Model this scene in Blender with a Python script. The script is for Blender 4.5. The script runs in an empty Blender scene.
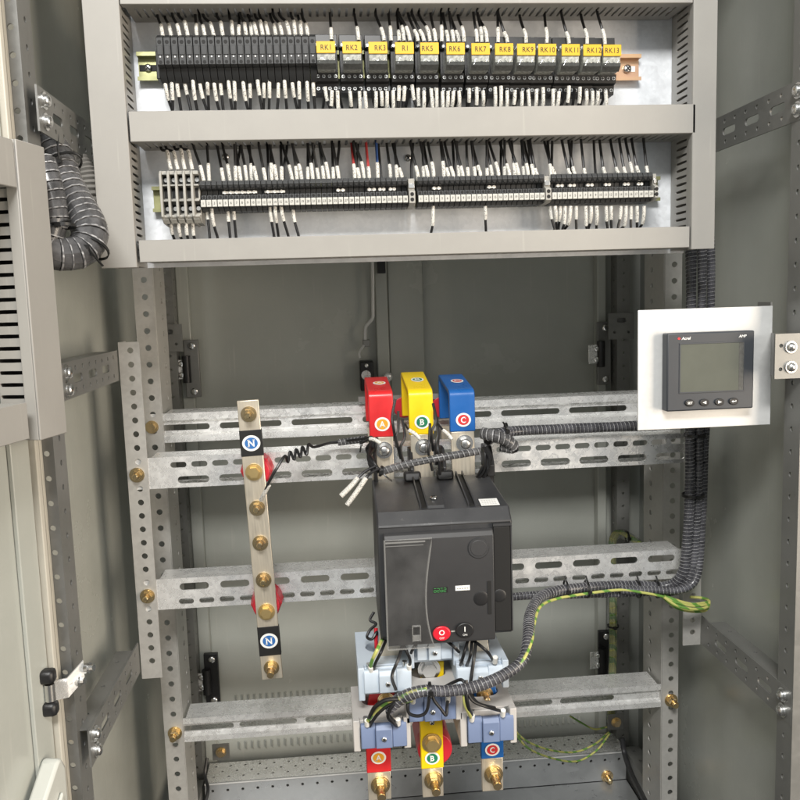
import bpy, math, random
from mathutils import Vector, Matrix
random.seed(7)
C = bpy.context.scene.collection
S = bpy.context.scene
CZ = 1.25                                   # camera height above the ground
# ------------------------------------------------------------------ camera
F = 830.0
def cam_rows(p, y, r):
    f = Vector((math.sin(y)*math.cos(p), math.cos(y)*math.cos(p), -math.sin(p)))
    rt = Vector((math.cos(y), -math.sin(y), 0.0)); dn = f.cross(rt)
    c, s = math.cos(r), math.sin(r)
    return (c*rt+s*dn, -s*rt+c*dn, f)
RX, DX, FX = cam_rows(math.radians(6.95), math.radians(4.75), math.radians(1.82))
cd = bpy.data.cameras.new('camera'); cam = bpy.data.objects.new('camera', cd); C.objects.link(cam)
cd.sensor_width = 36; cd.lens = 36*F/800; cd.clip_start = 0.01; cd.clip_end = 50
cam.matrix_world = Matrix(((RX.x, -DX.x, -FX.x, 0), (RX.y, -DX.y, -FX.y, 0), (RX.z, -DX.z, -FX.z, CZ), (0, 0, 0, 1)))
S.camera = cam
# ------------------------------------------------------------------ light
W = bpy.data.worlds.new('World'); S.world = W; W.use_nodes = True
wn = W.node_tree.nodes; wl = W.node_tree.links; wn.clear()
wo = wn.new('ShaderNodeOutputWorld'); wb = wn.new('ShaderNodeBackground'); wb.inputs['Strength'].default_value = 0.60
tc = wn.new('ShaderNodeTexCoord'); nz = wn.new('ShaderNodeTexNoise'); nz.inputs['Scale'].default_value = 1.6; nz.inputs['Detail'].default_value = 2
cr = wn.new('ShaderNodeValToRGB')
cr.color_ramp.elements[0].position = 0.36; cr.color_ramp.elements[0].color = (0.26, 0.27, 0.27, 1)
cr.color_ramp.elements[1].position = 0.64; cr.color_ramp.elements[1].color = (1.46, 1.5, 1.5, 1)
wl.new(tc.outputs['Generated'], nz.inputs['Vector']); wl.new(nz.outputs['Fac'], cr.inputs['Fac'])
wl.new(cr.outputs['Color'], wb.inputs['Color']); wl.new(wb.outputs['Background'], wo.inputs['Surface'])
def area(name, loc, target, sx, sy, power, col):
    l = bpy.data.lights.new(name, 'AREA'); l.shape = 'RECTANGLE'; l.size = sx; l.size_y = sy; l.energy = power; l.color = col
    o = bpy.data.objects.new(name, l); C.objects.link(o); o.location = loc
    o.rotation_euler = (Vector(target)-Vector(loc)).to_track_quat('-Z', 'Y').to_euler()
    return o
area('ceiling_lamp', (-0.15, -0.95, 2.70), (0.12, 1.1, 0.95), 0.9, 0.42, 76, (1.0, 0.985, 0.95))
area('window_light', (2.1, -0.75, 1.15), (-0.3, 0.9, 0.95), 1.2, 1.6, 66, (1.0, 0.85, 0.68))
S.view_settings.view_transform = 'Standard'; S.view_settings.look = 'None'
S.view_settings.exposure = -0.08; S.view_settings.gamma = 1.0; S.view_settings.use_curve_mapping = False
S.cycles.max_bounces = 8
# ------------------------------------------------------------------ pixel helpers (photo is 800 x 800)
def at(px, py, Y):
    d = RX*((px-400)/F) + DX*((py-400)/F) + FX
    d = d*(Y/d.y); d.z += CZ
    return d
def onx(px, py, X):                          # the point where a pixel ray meets the plane x = X
    d = RX*((px-400)/F) + DX*((py-400)/F) + FX
    d = d*(X/d.x); d.z += CZ
    return d
def onz(px, py, Z):
    d = RX*((px-400)/F) + DX*((py-400)/F) + FX
    d = d*((Z-CZ)/d.z); d.z += CZ
    return d
def xat(px, Y, Z):
    t = (px-400)/F; a = RX - FX*t
    return -(a.y*Y + a.z*(Z-CZ))/a.x
def zat(py, Y, X):
    t = (py-400)/F; a = DX - FX*t
    return CZ - (a.y*Y + a.x*X)/a.z
# ------------------------------------------------------------------ materials
def mat(name, col, rough=0.5, metal=0.0, var=0.0, vscale=30, bump=0.0, bscale=200, rvar=0.0, col2=None, spec=0.5, coat=0.0, trans=0.0, alpha=1.0, spangle=0.0, stretch=None, wear=0.0):
    m = bpy.data.materials.new(name); m.use_nodes = True
    n = m.node_tree.nodes; l = m.node_tree.links; b = n['Principled BSDF']
    b.inputs['Base Color'].default_value = (*col, 1); b.inputs['Roughness'].default_value = rough
    b.inputs['Metallic'].default_value = metal; b.inputs['Specular IOR Level'].default_value = spec
    b.inputs['Coat Weight'].default_value = coat; b.inputs['Transmission Weight'].default_value = trans
    b.inputs['Alpha'].default_value = alpha
    t = n.new('ShaderNodeTexCoord'); vec = t.outputs['Object']
    if stretch:
        mp = n.new('ShaderNodeMapping'); mp.inputs['Scale'].default_value = stretch; l.new(vec, mp.inputs['Vector']); vec = mp.outputs['Vector']
    nn = n.new('ShaderNodeTexNoise'); nn.inputs['Scale'].default_value = vscale; nn.inputs['Detail'].default_value = 6; nn.inputs['Roughness'].default_value = 0.6
    l.new(vec, nn.inputs['Vector']); fac = nn.outputs['Fac']
    if spangle:
        vo = n.new('ShaderNodeTexVoronoi'); vo.inputs['Scale'].default_value = spangle; l.new(vec, vo.inputs['Vector'])
        sp = n.new('ShaderNodeSeparateColor'); l.new(vo.outputs['Color'], sp.inputs['Color'])
        mx = n.new('ShaderNodeMix'); mx.data_type = 'FLOAT'; mx.inputs[0].default_value = 0.22
        l.new(fac, mx.inputs[2]); l.new(sp.outputs[0], mx.inputs[3]); fac = mx.outputs[0]
    if var or col2:
        r = n.new('ShaderNodeValToRGB')
        c2 = col2 or tuple(min(1, c*(1+var)) for c in col); c1 = col if col2 else tuple(c*(1-var) for c in col)
        r.color_ramp.elements[0].position = 0.3; r.color_ramp.elements[0].color = (*c1, 1)
        r.color_ramp.elements[1].position = 0.7; r.color_ramp.elements[1].color = (*c2, 1)
        l.new(fac, r.inputs['Fac']); l.new(r.outputs['Color'], b.inputs['Base Color'])
    if wear:                                 # thin rub marks and faint dusty blotches
        mp2 = n.new('ShaderNodeMapping'); mp2.inputs['Scale'].default_value = (170, 170, 9); mp2.inputs['Rotation'].default_value = (0.3, 0.5, 0.2); l.new(t.outputs['Object'], mp2.inputs['Vector'])
        ns = n.new('ShaderNodeTexNoise'); ns.inputs['Scale'].default_value = 1.0; ns.inputs['Detail'].default_value = 2; l.new(mp2.outputs['Vector'], ns.inputs['Vector'])
        nd = n.new('ShaderNodeTexNoise'); nd.inputs['Scale'].default_value = 11; nd.inputs['Detail'].default_value = 7; nd.inputs['Roughness'].default_value = 0.7; l.new(t.outputs['Object'], nd.inputs['Vector'])
        r1 = n.new('ShaderNodeMapRange'); r1.inputs['From Min'].default_value = 0.66; r1.inputs['From Max'].default_value = 0.80; r1.inputs['To Max'].default_value = wear; l.new(ns.outputs['Fac'], r1.inputs['Value'])
        r2 = n.new('ShaderNodeMapRange'); r2.inputs['From Min'].default_value = 0.45; r2.inputs['From Max'].default_value = 0.75; r2.inputs['To Max'].default_value = wear*0.5; l.new(nd.outputs['Fac'], r2.inputs['Value'])
        ad = n.new('ShaderNodeMath'); ad.operation = 'ADD'; l.new(r1.outputs['Result'], ad.inputs[0]); l.new(r2.outputs['Result'], ad.inputs[1])
        mw = n.new('ShaderNodeMix'); mw.data_type = 'RGBA'; l.new(ad.outputs[0], mw.inputs['Factor'])
        src = b.inputs['Base Color'].links[0].from_socket if b.inputs['Base Color'].links else None
        if src: l.new(src, mw.inputs['A'])
        else: mw.inputs['A'].default_value = (*col, 1)
        mw.inputs['B'].default_value = (0.62, 0.60, 0.55, 1); l.new(mw.outputs['Result'], b.inputs['Base Color'])
    if rvar:
        mr = n.new('ShaderNodeMapRange'); mr.inputs['From Min'].default_value = 0.3; mr.inputs['From Max'].default_value = 0.7
        mr.inputs['To Min'].default_value = max(0.03, rough-rvar); mr.inputs['To Max'].default_value = min(1, rough+rvar)
        l.new(fac, mr.inputs['Value']); l.new(mr.outputs['Result'], b.inputs['Roughness'])
    if bump:
        n2 = n.new('ShaderNodeTexNoise'); n2.inputs['Scale'].default_value = bscale; n2.inputs['Detail'].default_value = 3; l.new(vec, n2.inputs['Vector'])
        bp = n.new('ShaderNodeBump'); bp.inputs['Strength'].default_value = bump; bp.inputs['Distance'].default_value = 0.001
        l.new(n2.outputs['Fac'], bp.inputs['Height']); l.new(bp.outputs['Normal'], b.inputs['Normal'])
    return m
M = {}
M['paint'] = mat('panel_paint', (0.420, 0.434, 0.398), 0.22, var=0.06, vscale=5, bump=0.10, bscale=300, rvar=0.08, wear=0.24)
M['frame'] = mat('frame_steel', (0.24, 0.24, 0.23), 0.44, 0.5, var=0.05, vscale=40, rvar=0.07, bump=0.03, bscale=500, spangle=160)
M['galv'] = mat('galvanised_steel', (0.84, 0.84, 0.83), 0.30, 0.55, var=0.08, vscale=60, rvar=0.12, bump=0.05, bscale=300, spangle=260, wear=0.12)
M['post'] = mat('post_steel', (0.50, 0.49, 0.465), 0.44, 0.4, var=0.07, vscale=30, rvar=0.07, bump=0.03, bscale=300, spangle=220)
M['bright'] = mat('bright_galvanised_sheet', (0.66, 0.665, 0.66), 0.45, 0.35, var=0.035, vscale=24, rvar=0.07, bump=0.03, bscale=150, spangle=240)
M['plate'] = mat('plain_zinc_plate', (0.78, 0.805, 0.84), 0.45, 0.4, var=0.06, vscale=45, rvar=0.1, bump=0.04, bscale=200, spangle=260)
M['duct'] = mat('grey_pvc', (0.315, 0.305, 0.285), 0.48, var=0.035, vscale=8, bump=0.03, bscale=700, rvar=0.07, wear=0.14)
M['black'] = mat('black_plastic', (0.014, 0.014, 0.015), 0.42, var=0.25, vscale=60, bump=0.04, bscale=900)
M['terminal'] = mat('charcoal_terminal_plastic', (0.050, 0.052, 0.054), 0.45, var=0.15, vscale=60, bump=0.03, bscale=900)
M['fuse'] = mat('dark_terminal_plastic', (0.019, 0.020, 0.021), 0.5, var=0.15, vscale=60, bump=0.03, bscale=900)
M['greyterm'] = mat('grey_terminal_plastic', (0.36, 0.35, 0.32), 0.5, var=0.06, vscale=60)
M['breaker'] = mat('breaker_moulding', (0.030, 0.031, 0.034), 0.48, var=0.10, vscale=30, bump=0.10, bscale=1100, rvar=0.08, wear=0.05)
M['breaker_face'] = mat('breaker_face_plastic', (0.043, 0.043, 0.045), 0.40, var=0.06, vscale=20, bump=0.06, bscale=1100, rvar=0.05)
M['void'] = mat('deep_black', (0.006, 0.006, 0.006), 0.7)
M['clear'] = mat('clear_plastic', (0.11, 0.11, 0.11), 0.08, alpha=0.30, rvar=0.05, vscale=22, var=0.45, spec=0.8)  # tone blotches paint dark reflections on the window
M['clearrim'] = mat('clear_plastic_lit_edge', (0.45, 0.45, 0.44), 0.15, alpha=0.26, spec=0.8)  # paler copy of the clear plastic, its bright edges put into the colour
M['relaycase'] = mat('smoky_relay_case', (0.22, 0.23, 0.215), 0.12, 0.1, col2=(0.56, 0.57, 0.53), vscale=260, bump=0.2, bscale=240, spec=0.7)
M['relaydark'] = mat('relay_lower_case', (0.07, 0.073, 0.07), 0.2, 0.1, var=0.3, vscale=240, spec=0.7)
M['yellowtag'] = mat('yellow_label', (0.68, 0.40, 0.016), 0.5, var=0.03)
M['ink'] = mat('black_print', (0.02, 0.018, 0.012), 0.6)
M['white'] = mat('white_plastic', (0.80, 0.79, 0.75), 0.45, var=0.04, vscale=90)
M['whiteprint'] = mat('white_print', (0.85, 0.85, 0.83), 0.5)
M['marker'] = mat('cream_marker_strip', (0.50, 0.495, 0.46), 0.5, var=0.12, vscale=200)
M['screw'] = mat('zinc_screw', (0.72, 0.72, 0.71), 0.27, 1.0, var=0.05, vscale=60)
M['wire'] = mat('black_wire', (0.011, 0.011, 0.012), 0.38, var=0.2)
M['redwire'] = mat('red_wire', (0.35, 0.03, 0.03), 0.4, var=0.1)
M['bluewire'] = mat('blue_wire', (0.03, 0.08, 0.25), 0.4, var=0.1)
M['tie'] = mat('black_nylon', (0.010, 0.010, 0.010), 0.35, var=0.2)
M['red'] = mat('red_shrink_sleeve', (0.62, 0.022, 0.026), 0.34, var=0.06, vscale=25, bump=0.25, bscale=70, rvar=0.10, wear=0.05)
M['yellow'] = mat('yellow_shrink_sleeve', (0.86, 0.60, 0.008), 0.34, var=0.05, vscale=25, bump=0.25, bscale=70, rvar=0.10, wear=0.05)
M['blue'] = mat('blue_shrink_sleeve', (0.012, 0.115, 0.40), 0.34, var=0.06, vscale=25, bump=0.25, bscale=70, rvar=0.10, wear=0.05)
M['blackband'] = mat('black_shrink_sleeve', (0.012, 0.012, 0.012), 0.5, var=0.2)
M['insulator'] = mat('red_insulator', (0.50, 0.02, 0.035), 0.38, var=0.08)
M['tinned'] = mat('tinned_copper', (0.76, 0.69, 0.57), 0.40, 0.75, var=0.06, vscale=18, rvar=0.08, stretch=(30, 30, 1.5))
M['brass'] = mat('yellow_zinc_bolt', (0.74, 0.60, 0.33), 0.27, 1.0, col2=(0.76, 0.58, 0.36), vscale=40)
M['brassflat'] = mat('yellow_zinc_head', (0.72, 0.54, 0.25), 0.40, 0.9, var=0.06, vscale=60)
M['dinrail'] = mat('passivated_rail', (0.42, 0.42, 0.22), 0.34, 0.8, var=0.15, vscale=22, rvar=0.08)
M['dincopper'] = mat('copper_tinted_rail', (0.74, 0.47, 0.34), 0.34, 0.75, col2=(0.66, 0.45, 0.24), vscale=24, rvar=0.08)
M['wrap'] = mat('clear_grey_spiral_wrap', (0.13, 0.13, 0.135), 0.24, alpha=0.52, var=0.6, vscale=60, spec=0.7)
M['wrapdark'] = mat('smoky_spiral_wrap', (0.105, 0.105, 0.12), 0.24, alpha=0.52, var=0.6, vscale=70, spec=0.7)
M['wrapcore'] = mat('bundled_black_wires', (0.02, 0.02, 0.022), 0.4, var=0.4, vscale=120)
M['clearwrap'] = mat('clear_spiral_wrap', (0.45, 0.47, 0.42), 0.25, alpha=0.18, var=0.1)
M['wraphighlight'] = mat('wrap_edge_highlight', (0.46, 0.46, 0.47), 0.35, alpha=0.62, var=0.5, vscale=90)  # pale colour for highlights painted along the wrap's edges
M['conduit'] = mat('beige_grey_conduit', (0.30, 0.285, 0.26), 0.45, var=0.06, vscale=40)
M['ctgrey'] = mat('pale_grey_transformer_case', (0.50, 0.48, 0.46), 0.5, var=0.04, vscale=20, bump=0.04, bscale=800)
M['ctpale'] = mat('pale_blue_transformer_case', (0.54, 0.615, 0.70), 0.45, var=0.03, vscale=20, bump=0.04, bscale=800)
M['ctblue'] = mat('slate_blue_cover', (0.165, 0.215, 0.35), 0.45, var=0.05, vscale=20, bump=0.04, bscale=800)
M['meter'] = mat('meter_housing', (0.042, 0.047, 0.055), 0.42, var=0.06, vscale=30, bump=0.05, bscale=1000)
M['lcd'] = mat('lcd_glass', (0.115, 0.12, 0.10), 0.10, var=0.10, vscale=16, spec=0.6)
M['ring'] = mat('white_sticker', (0.84, 0.84, 0.82), 0.4)
M['orange'] = mat('amber_sticker', (0.80, 0.38, 0.03), 0.4)
M['green'] = mat('green_sticker', (0.015, 0.19, 0.09), 0.4)
M['redst'] = mat('red_sticker', (0.62, 0.035, 0.04), 0.4)
M['bluest'] = mat('blue_sticker', (0.035, 0.15, 0.42), 0.4)
M['redbtn'] = mat('red_button', (0.60, 0.018, 0.035), 0.3)
M['greenprint'] = mat('green_print', (0.05, 0.26, 0.07), 0.5)
M['gasket'] = mat('cream_rubber_seal', (0.50, 0.475, 0.41), 0.6, var=0.05)
M['pocket_lit_louvre'] = mat('pale_pocket_and_lit_louvre', (0.52, 0.53, 0.49), 0.35, var=0.03)  # real pocket colour; on the louvres it paints their lit edges
M['tray'] = mat('floor_tray_steel', (0.37, 0.38, 0.385), 0.36, 0.5, var=0.1, vscale=18, rvar=0.1, spangle=60)
M['floor'] = mat('cabinet_floor_dark', (0.05, 0.05, 0.05), 0.6, var=0.3)
# yellow and green stripe for earth wire
def earth_mat():
    m = mat('earth_wire', (0.70, 0.66, 0.08), 0.35); n = m.node_tree.nodes; l = m.node_tree.links
    w = n.new('ShaderNodeTexWave'); w.inputs['Scale'].default_value = 24; w.inputs['Distortion'].default_value = 3.0; w.bands_direction = 'DIAGONAL'
    r = n.new('ShaderNodeValToRGB'); r.color_ramp.elements[0].position = 0.24; r.color_ramp.elements[0].color = (0.13, 0.28, 0.05, 1)
    r.color_ramp.elements[1].position = 0.42; r.color_ramp.elements[1].color = (0.50, 0.50, 0.15, 1)
    t = n.new('ShaderNodeTexCoord'); l.new(t.outputs['Object'], w.inputs['Vector']); l.new(w.outputs['Fac'], r.inputs['Fac'])
    l.new(r.outputs['Color'], n['Principled BSDF'].inputs['Base Color']); return m
M['earth'] = earth_mat()
def sleeve_mat():                            # white wire marker tube with rows of tiny dark print
    m = mat('printed_white_sleeve', (0.64, 0.625, 0.58), 0.5); n = m.node_tree.nodes; l = m.node_tree.links
    t = n.new('ShaderNodeTexCoord'); mp = n.new('ShaderNodeMapping'); mp.inputs['Scale'].default_value = (700, 700, 900)
    l.new(t.outputs['Object'], mp.inputs['Vector'])
    v = n.new('ShaderNodeTexNoise'); v.inputs['Scale'].default_value = 1.0; v.inputs['Detail'].default_value = 1.0; l.new(mp.outputs['Vector'], v.inputs['Vector'])
    r = n.new('ShaderNodeValToRGB'); r.color_ramp.elements[0].position = 0.33; r.color_ramp.elements[0].color = (0.16, 0.155, 0.14, 1)
    r.color_ramp.elements[1].position = 0.44; r.color_ramp.elements[1].color = (0.64, 0.625, 0.58, 1)
    l.new(v.outputs['Fac'], r.inputs['Fac']); l.new(r.outputs['Color'], n['Principled BSDF'].inputs['Base Color']); return m
M['sleeve'] = sleeve_mat()
# ------------------------------------------------------------------ mesh helpers
ORG = {}
ROT = None                                   # (pivot, angle): turns what is being built about an upright axis
X_, Y_, Z_ = Vector((1, 0, 0)), Vector((0, 1, 0)), Vector((0, 0, 1))
def smooth_path(pts, k=6):
    P = [Vector(p) for p in pts]
    if len(P) < 3:
        return [P[0].lerp(P[-1], i/k) for i in range(k+1)]
    out = []
    for i in range(len(P)-1):
        a = P[i-1] if i else P[0]*2-P[1]; b = P[i]; c = P[i+1]; d = P[i+2] if i+2 < len(P) else P[-1]*2-P[-2]
        for j in range(k):
            t = j/k
            out.append(0.5*((2*b)+(c-a)*t+(2*a-5*b+4*c-d)*t*t+(3*b-a-3*c+d)*t*t*t))
    out.append(P[-1]); return out
def frames(P):
    T = [(P[min(i+1, len(P)-1)]-P[max(i-1, 0)]).normalized() for i in range(len(P))]
    u = T[0].orthogonal().normalized(); fr = []
    for t in T:
        u = (u-t*u.dot(t)); u = u.normalized() if u.length > 1e-6 else t.orthogonal().normalized()
        fr.append((t, u, t.cross(u)))
    return fr
class MB:
    def __init__(s): s.v = []; s.f = []
    def add(s, vs, fs):
        o = len(s.v); s.v += [Vector(v) for v in vs]; s.f += [tuple(i+o for i in f) for f in fs]; return s
    def box(s, x0, x1, y0, y1, z0, z1):
        return s.add([(x, y, z) for z in (z0, z1) for y in (y0, y1) for x in (x0, x1)],
                     [(0, 2, 3, 1), (4, 5, 7, 6), (0, 1, 5, 4), (2, 6, 7, 3), (0, 4, 6, 2), (1, 3, 7, 5)])
    def prism(s, poly, O, U, V, N, d):       # polygon in the U,V plane at O pushed along N by d
        n = len(poly); O = Vector(O)
        a = [O+U*p[0]+V*p[1] for p in poly]; b = [p+N*d for p in a]
        return s.add(a+b, [tuple(range(n))[::-1], tuple(range(n, 2*n))]+[(i, (i+1) % n, (i+1) % n+n, i+n) for i in range(n)])
    def cyl(s, p0, p1, r, n=14, r1=None):
        p0, p1 = Vector(p0), Vector(p1); d = (p1-p0).normalized(); u = d.orthogonal().normalized(); w = d.cross(u)
        r1 = r if r1 is None else r1
        a = [p0+(u*math.cos(2*math.pi*i/n)+w*math.sin(2*math.pi*i/n))*r for i in range(n)]
        b = [p1+(u*math.cos(2*math.pi*i/n)+w*math.sin(2*math.pi*i/n))*r1 for i in range(n)]
        return s.add(a+b, [tuple(range(n))[::-1], tuple(range(n, 2*n))]+[(i, (i+1) % n, (i+1) % n+n, i+n) for i in range(n)])
    def dome(s, c, d, r, h, n=14, k=4):      # a rounded cap on a disc at c facing d
        c = Vector(c); d = Vector(d).normalized(); u = d.orthogonal().normalized(); w = d.cross(u); vs = []; fs = []
        for j in range(k):
            a = j/k*math.pi/2
            vs += [c+d*(h*math.sin(a))+(u*math.cos(2*math.pi*i/n)+w*math.sin(2*math.pi*i/n))*(r*math.cos(a)) for i in range(n)]
        vs.append(c+d*h)
        for j in range(k-1): fs += [(j*n+i, j*n+(i+1) % n, (j+1)*n+(i+1) % n, (j+1)*n+i) for i in range(n)]
        fs += [((k-1)*n+i, (k-1)*n+(i+1) % n, k*n) for i in range(n)]
        return s.add(vs, fs)
    def tube(s, pts, r, n=8, k=6, raw=False):
        P = [Vector(p) for p in pts] if raw else smooth_path(pts, k)
        vs = []
        for p, (t, u, w) in zip(P, frames(P)): vs += [p+(u*math.cos(2*math.pi*i/n)+w*math.sin(2*math.pi*i/n))*r for i in range(n)]
        m = len(P)
        fs = [(j*n+i, j*n+(i+1) % n, (j+1)*n+(i+1) % n, (j+1)*n+i) for j in range(m-1) for i in range(n)]
        return s.add(vs, fs+[tuple(range(n))[::-1], tuple(range((m-1)*n, m*n))])
    def helix(s, pts, r, pitch, frac, k=10, seg=14, th=0.0006, ph=0.0):      # a flat ribbon wound round a path
        P = smooth_path(pts, k); L = [0.0]
        for a, b in zip(P, P[1:]): L.append(L[-1]+(b-a).length)
        fr = frames(P); tot = L[-1]; N = max(4, int(tot/pitch*seg)); half = pitch*frac/2
        def pt(l, ang, rr):
            l = min(max(l, 0), tot); i = 0
            lo, hi = 0, len(L)-1
            while hi-lo > 1:
                mid = (lo+hi)//2
                if L[mid] <= l: lo = mid
                else: hi = mid
            i = lo; q = (l-L[i])/max(1e-9, L[i+1]-L[i])
            p = P[i].lerp(P[i+1], q); u = fr[i][1].lerp(fr[i+1][1], q); w = fr[i][2].lerp(fr[i+1][2], q)
            return p+(u*math.cos(ang)+w*math.sin(ang))*rr
        vs = []; fs = []
        for j in range(N+1):
            l = tot*j/N; a = 2*math.pi*l/pitch+ph+0.7*math.sin(l*43)+0.5*math.sin(l*101+1)
            q = r*(1+0.05*math.sin(l*61)+0.035*math.sin(a*2+l*30)); vs += [pt(l-half, a, q-th), pt(l-half, a, q), pt(l+half, a, q), pt(l+half, a, q-th)]
        for j in range(N):
            b = j*4
            fs += [(b+q, b+(q+1) % 4, b+4+(q+1) % 4, b+4+q) for q in range(4)]
        return s.add(vs, fs)
    def perf(s, O, U, V, N, u0, u1, v0, v1, rows, t, m=8):          # a sheet with real round or oblong holes; rows = (v, [u...], w, h)
        O = Vector(O); rows = sorted(rows, key=lambda r: r[0])
        vb = [v0]+[(rows[i][0]+rows[i+1][0])/2 for i in range(len(rows)-1)]+[v1]
        P = lambda u, v, d: O+U*u+V*v+N*d
        for ri, (vc, us, w, h) in enumerate(rows):
            b0, b1 = vb[ri], vb[ri+1]; us = sorted(us)
            ub = [u0]+[(us[i]+us[i+1])/2 for i in range(len(us)-1)]+[u1]
            for ci, uc in enumerate(us):
                a0, a1 = ub[ci], ub[ci+1]; rr = min(w, h)/2; du = max(0, (w-h)/2); dv = max(0, (h-w)/2)
                hp = []; rp = []
                for i in range(m+1):
                    an = -math.pi/2+math.pi*i/m; sn = math.sin(an); sg = 0 if abs(sn) < 1e-6 else math.copysign(1, sn)
                    hp.append((uc+du+rr*math.cos(an), vc+rr*sn+sg*dv)); q = i/m
                    if q <= 0.25: rp.append((uc+du+(a1-uc-du)*q*4, b0))
                    elif q <= 0.75: rp.append((a1, b0+(b1-b0)*(q-0.25)*2))
                    else: rp.append((a1+(uc+du-a1)*(q-0.75)*4, b1))
                for i in range(m+1):
                    an = math.pi/2+math.pi*i/m; sn = math.sin(an); sg = 0 if abs(sn) < 1e-6 else math.copysign(1, sn)
                    hp.append((uc-du+rr*math.cos(an), vc+rr*sn+sg*dv)); q = i/m
                    if q <= 0.25: rp.append((uc-du+(a0-uc+du)*q*4, b1))
                    elif q <= 0.75: rp.append((a0, b1+(b0-b1)*(q-0.25)*2))
                    else: rp.append((a0+(uc-du-a0)*(q-0.75)*4, b0))
                n = len(hp)
                vs = [P(*p, 0) for p in hp]+[P(*p, 0) for p in rp]+[P(*p, t) for p in hp]+[P(*p, t) for p in rp]
                fs = []
                for i in range(n):
                    j = (i+1) % n
                    if (vs[n+i]-vs[n+j]).length < 1e-7 and (vs[i]-vs[j]).length < 1e-7: continue
                    fs += [(i, j, n+j, n+i), (2*n+j, 2*n+i, 3*n+i, 3*n+j), (j, i, 2*n+i, 2*n+j)]
                s.add(vs, fs)
        for (ua, va, ub_, vb_) in ((u0, v0, u1, v0), (u1, v0, u1, v1), (u1, v1, u0, v1), (u0, v1, u0, v0)):
            s.add([P(ua, va, 0), P(ub_, vb_, 0), P(ub_, vb_, t), P(ua, va, t)], [(0, 1, 2, 3)])
        return s
    def text(s, txt, size, O, U, V, N, lift=0.0003, bold=0.0, sx=1.0, shear=0.0, spacing=1.0):
        vs, fs = text_mesh(txt, bold, shear, spacing)
        O = Vector(O)
        return s.add([O+U*(x*size*sx)+V*(y*size)+N*lift for x, y in vs], fs)
    def build(s, name, m, parent=None, label=None, cat=None, group=None, kind=None, bev=0.0, org=None, flat=False):
        if ROT:
            ca, sa = math.cos(ROT[1]), math.sin(ROT[1]); o0 = ROT[0]
            s.v = [Vector((o0.x+(v.x-o0.x)*ca-(v.y-o0.y)*sa, o0.y+(v.x-o0.x)*sa+(v.y-o0.y)*ca, v.z)) for v in s.v]
        if org is None:
            if parent is not None: org = ORG[parent.name]
            else:
                xs = [v.x for v in s.v]; ys = [v.y for v in s.v]; zs = [v.z for v in s.v]
                org = Vector(((min(xs)+max(xs))/2, (min(ys)+max(ys))/2, min(zs)))
        me = bpy.data.meshes.new(name); me.from_pydata([tuple(v-org) for v in s.v], [], s.f); me.materials.append(M[m])
        me.validate(); me.update()
        if not flat:
            me.polygons.foreach_set('use_smooth', [True]*len(me.polygons)); me.set_sharp_from_angle(angle=math.radians(35))
        o = bpy.data.objects.new(name, me); C.objects.link(o); ORG[o.name] = org
        if parent is not None: o.parent = parent
        else: o.location = org
        if bev:
            b = o.modifiers.new('bevel', 'BEVEL'); b.width = bev; b.segments = 2; b.limit_method = 'ANGLE'; b.angle_limit = math.radians(40); b.harden_normals = False
        if label: o['label'] = label
        if cat: o['category'] = cat
        if group: o['group'] = group
        if kind: o['kind'] = kind
        return o
_TX = {}
def text_mesh(txt, bold, shear, spacing):
    key = (txt, bold, shear, spacing)
    if key not in _TX:
        cu = bpy.data.curves.new('text', 'FONT'); cu.body = txt; cu.align_x = 'CENTER'; cu.align_y = 'CENTER'; cu.size = 1.0
        cu.offset = bold; cu.shear = shear; cu.resolution_u = 3; cu.space_character = spacing
        o = bpy.data.objects.new('text', cu); C.objects.link(o)
        dg = bpy.context.evaluated_depsgraph_get(); me = o.evaluated_get(dg).to_mesh()
        vs = [(v.co.x, v.co.y) for v in me.vertices]; fs = [tuple(p.vertices) for p in me.polygons]
        if vs:
            ym = (min(v[1] for v in vs)+max(v[1] for v in vs))/2; xm = (min(v[0] for v in vs)+max(v[0] for v in vs))/2
            vs = [(x-xm, y-ym) for x, y in vs]
        o.evaluated_get(dg).to_mesh_clear(); bpy.data.objects.remove(o); bpy.data.curves.remove(cu)
        _TX[key] = (vs, fs)
    return _TX[key]
def thing(name, label, cat, loc, group=None):
    o = bpy.data.objects.new(name, None); C.objects.link(o); o.empty_display_size = 0.01
    o.location = loc; ORG[o.name] = Vector(loc); o['label'] = label; o['category'] = cat
    if group: o['group'] = group
    return o
def dup(root, loc, label=None, group=None, skip=()):
    kids = {}
    def cp(o, par):
        c = o.copy(); C.objects.link(c); ORG[c.name] = Vector(loc)
        if par is not None: c.parent = par
        for ch in list(o.children):
            if ch.name.split('.')[0] not in skip: cp(ch, c)
        return c
    r = cp(root, None); r.location = loc; ORG[r.name] = Vector(loc)
    if label: r['label'] = label
    if group: r['group'] = group
    return r
def nth(i):
    w = ['first', 'second', 'third', 'fourth', 'fifth', 'sixth', 'seventh', 'eighth', 'ninth', 'tenth', 'eleventh', 'twelfth']
    if i <= 12: return w[i-1]
    return '%d%s' % (i, 'th' if 10 <= i % 100 <= 20 else {1: 'st', 2: 'nd', 3: 'rd'}.get(i % 10, 'th'))
def ell(rx, ry, n=28): return [(rx*math.cos(2*math.pi*i/n), ry*math.sin(2*math.pi*i/n)) for i in range(n)]
def hexa(r): return [(r*math.cos(math.pi/3*i+0.3), r*math.sin(math.pi/3*i+0.3)) for i in range(6)]
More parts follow.
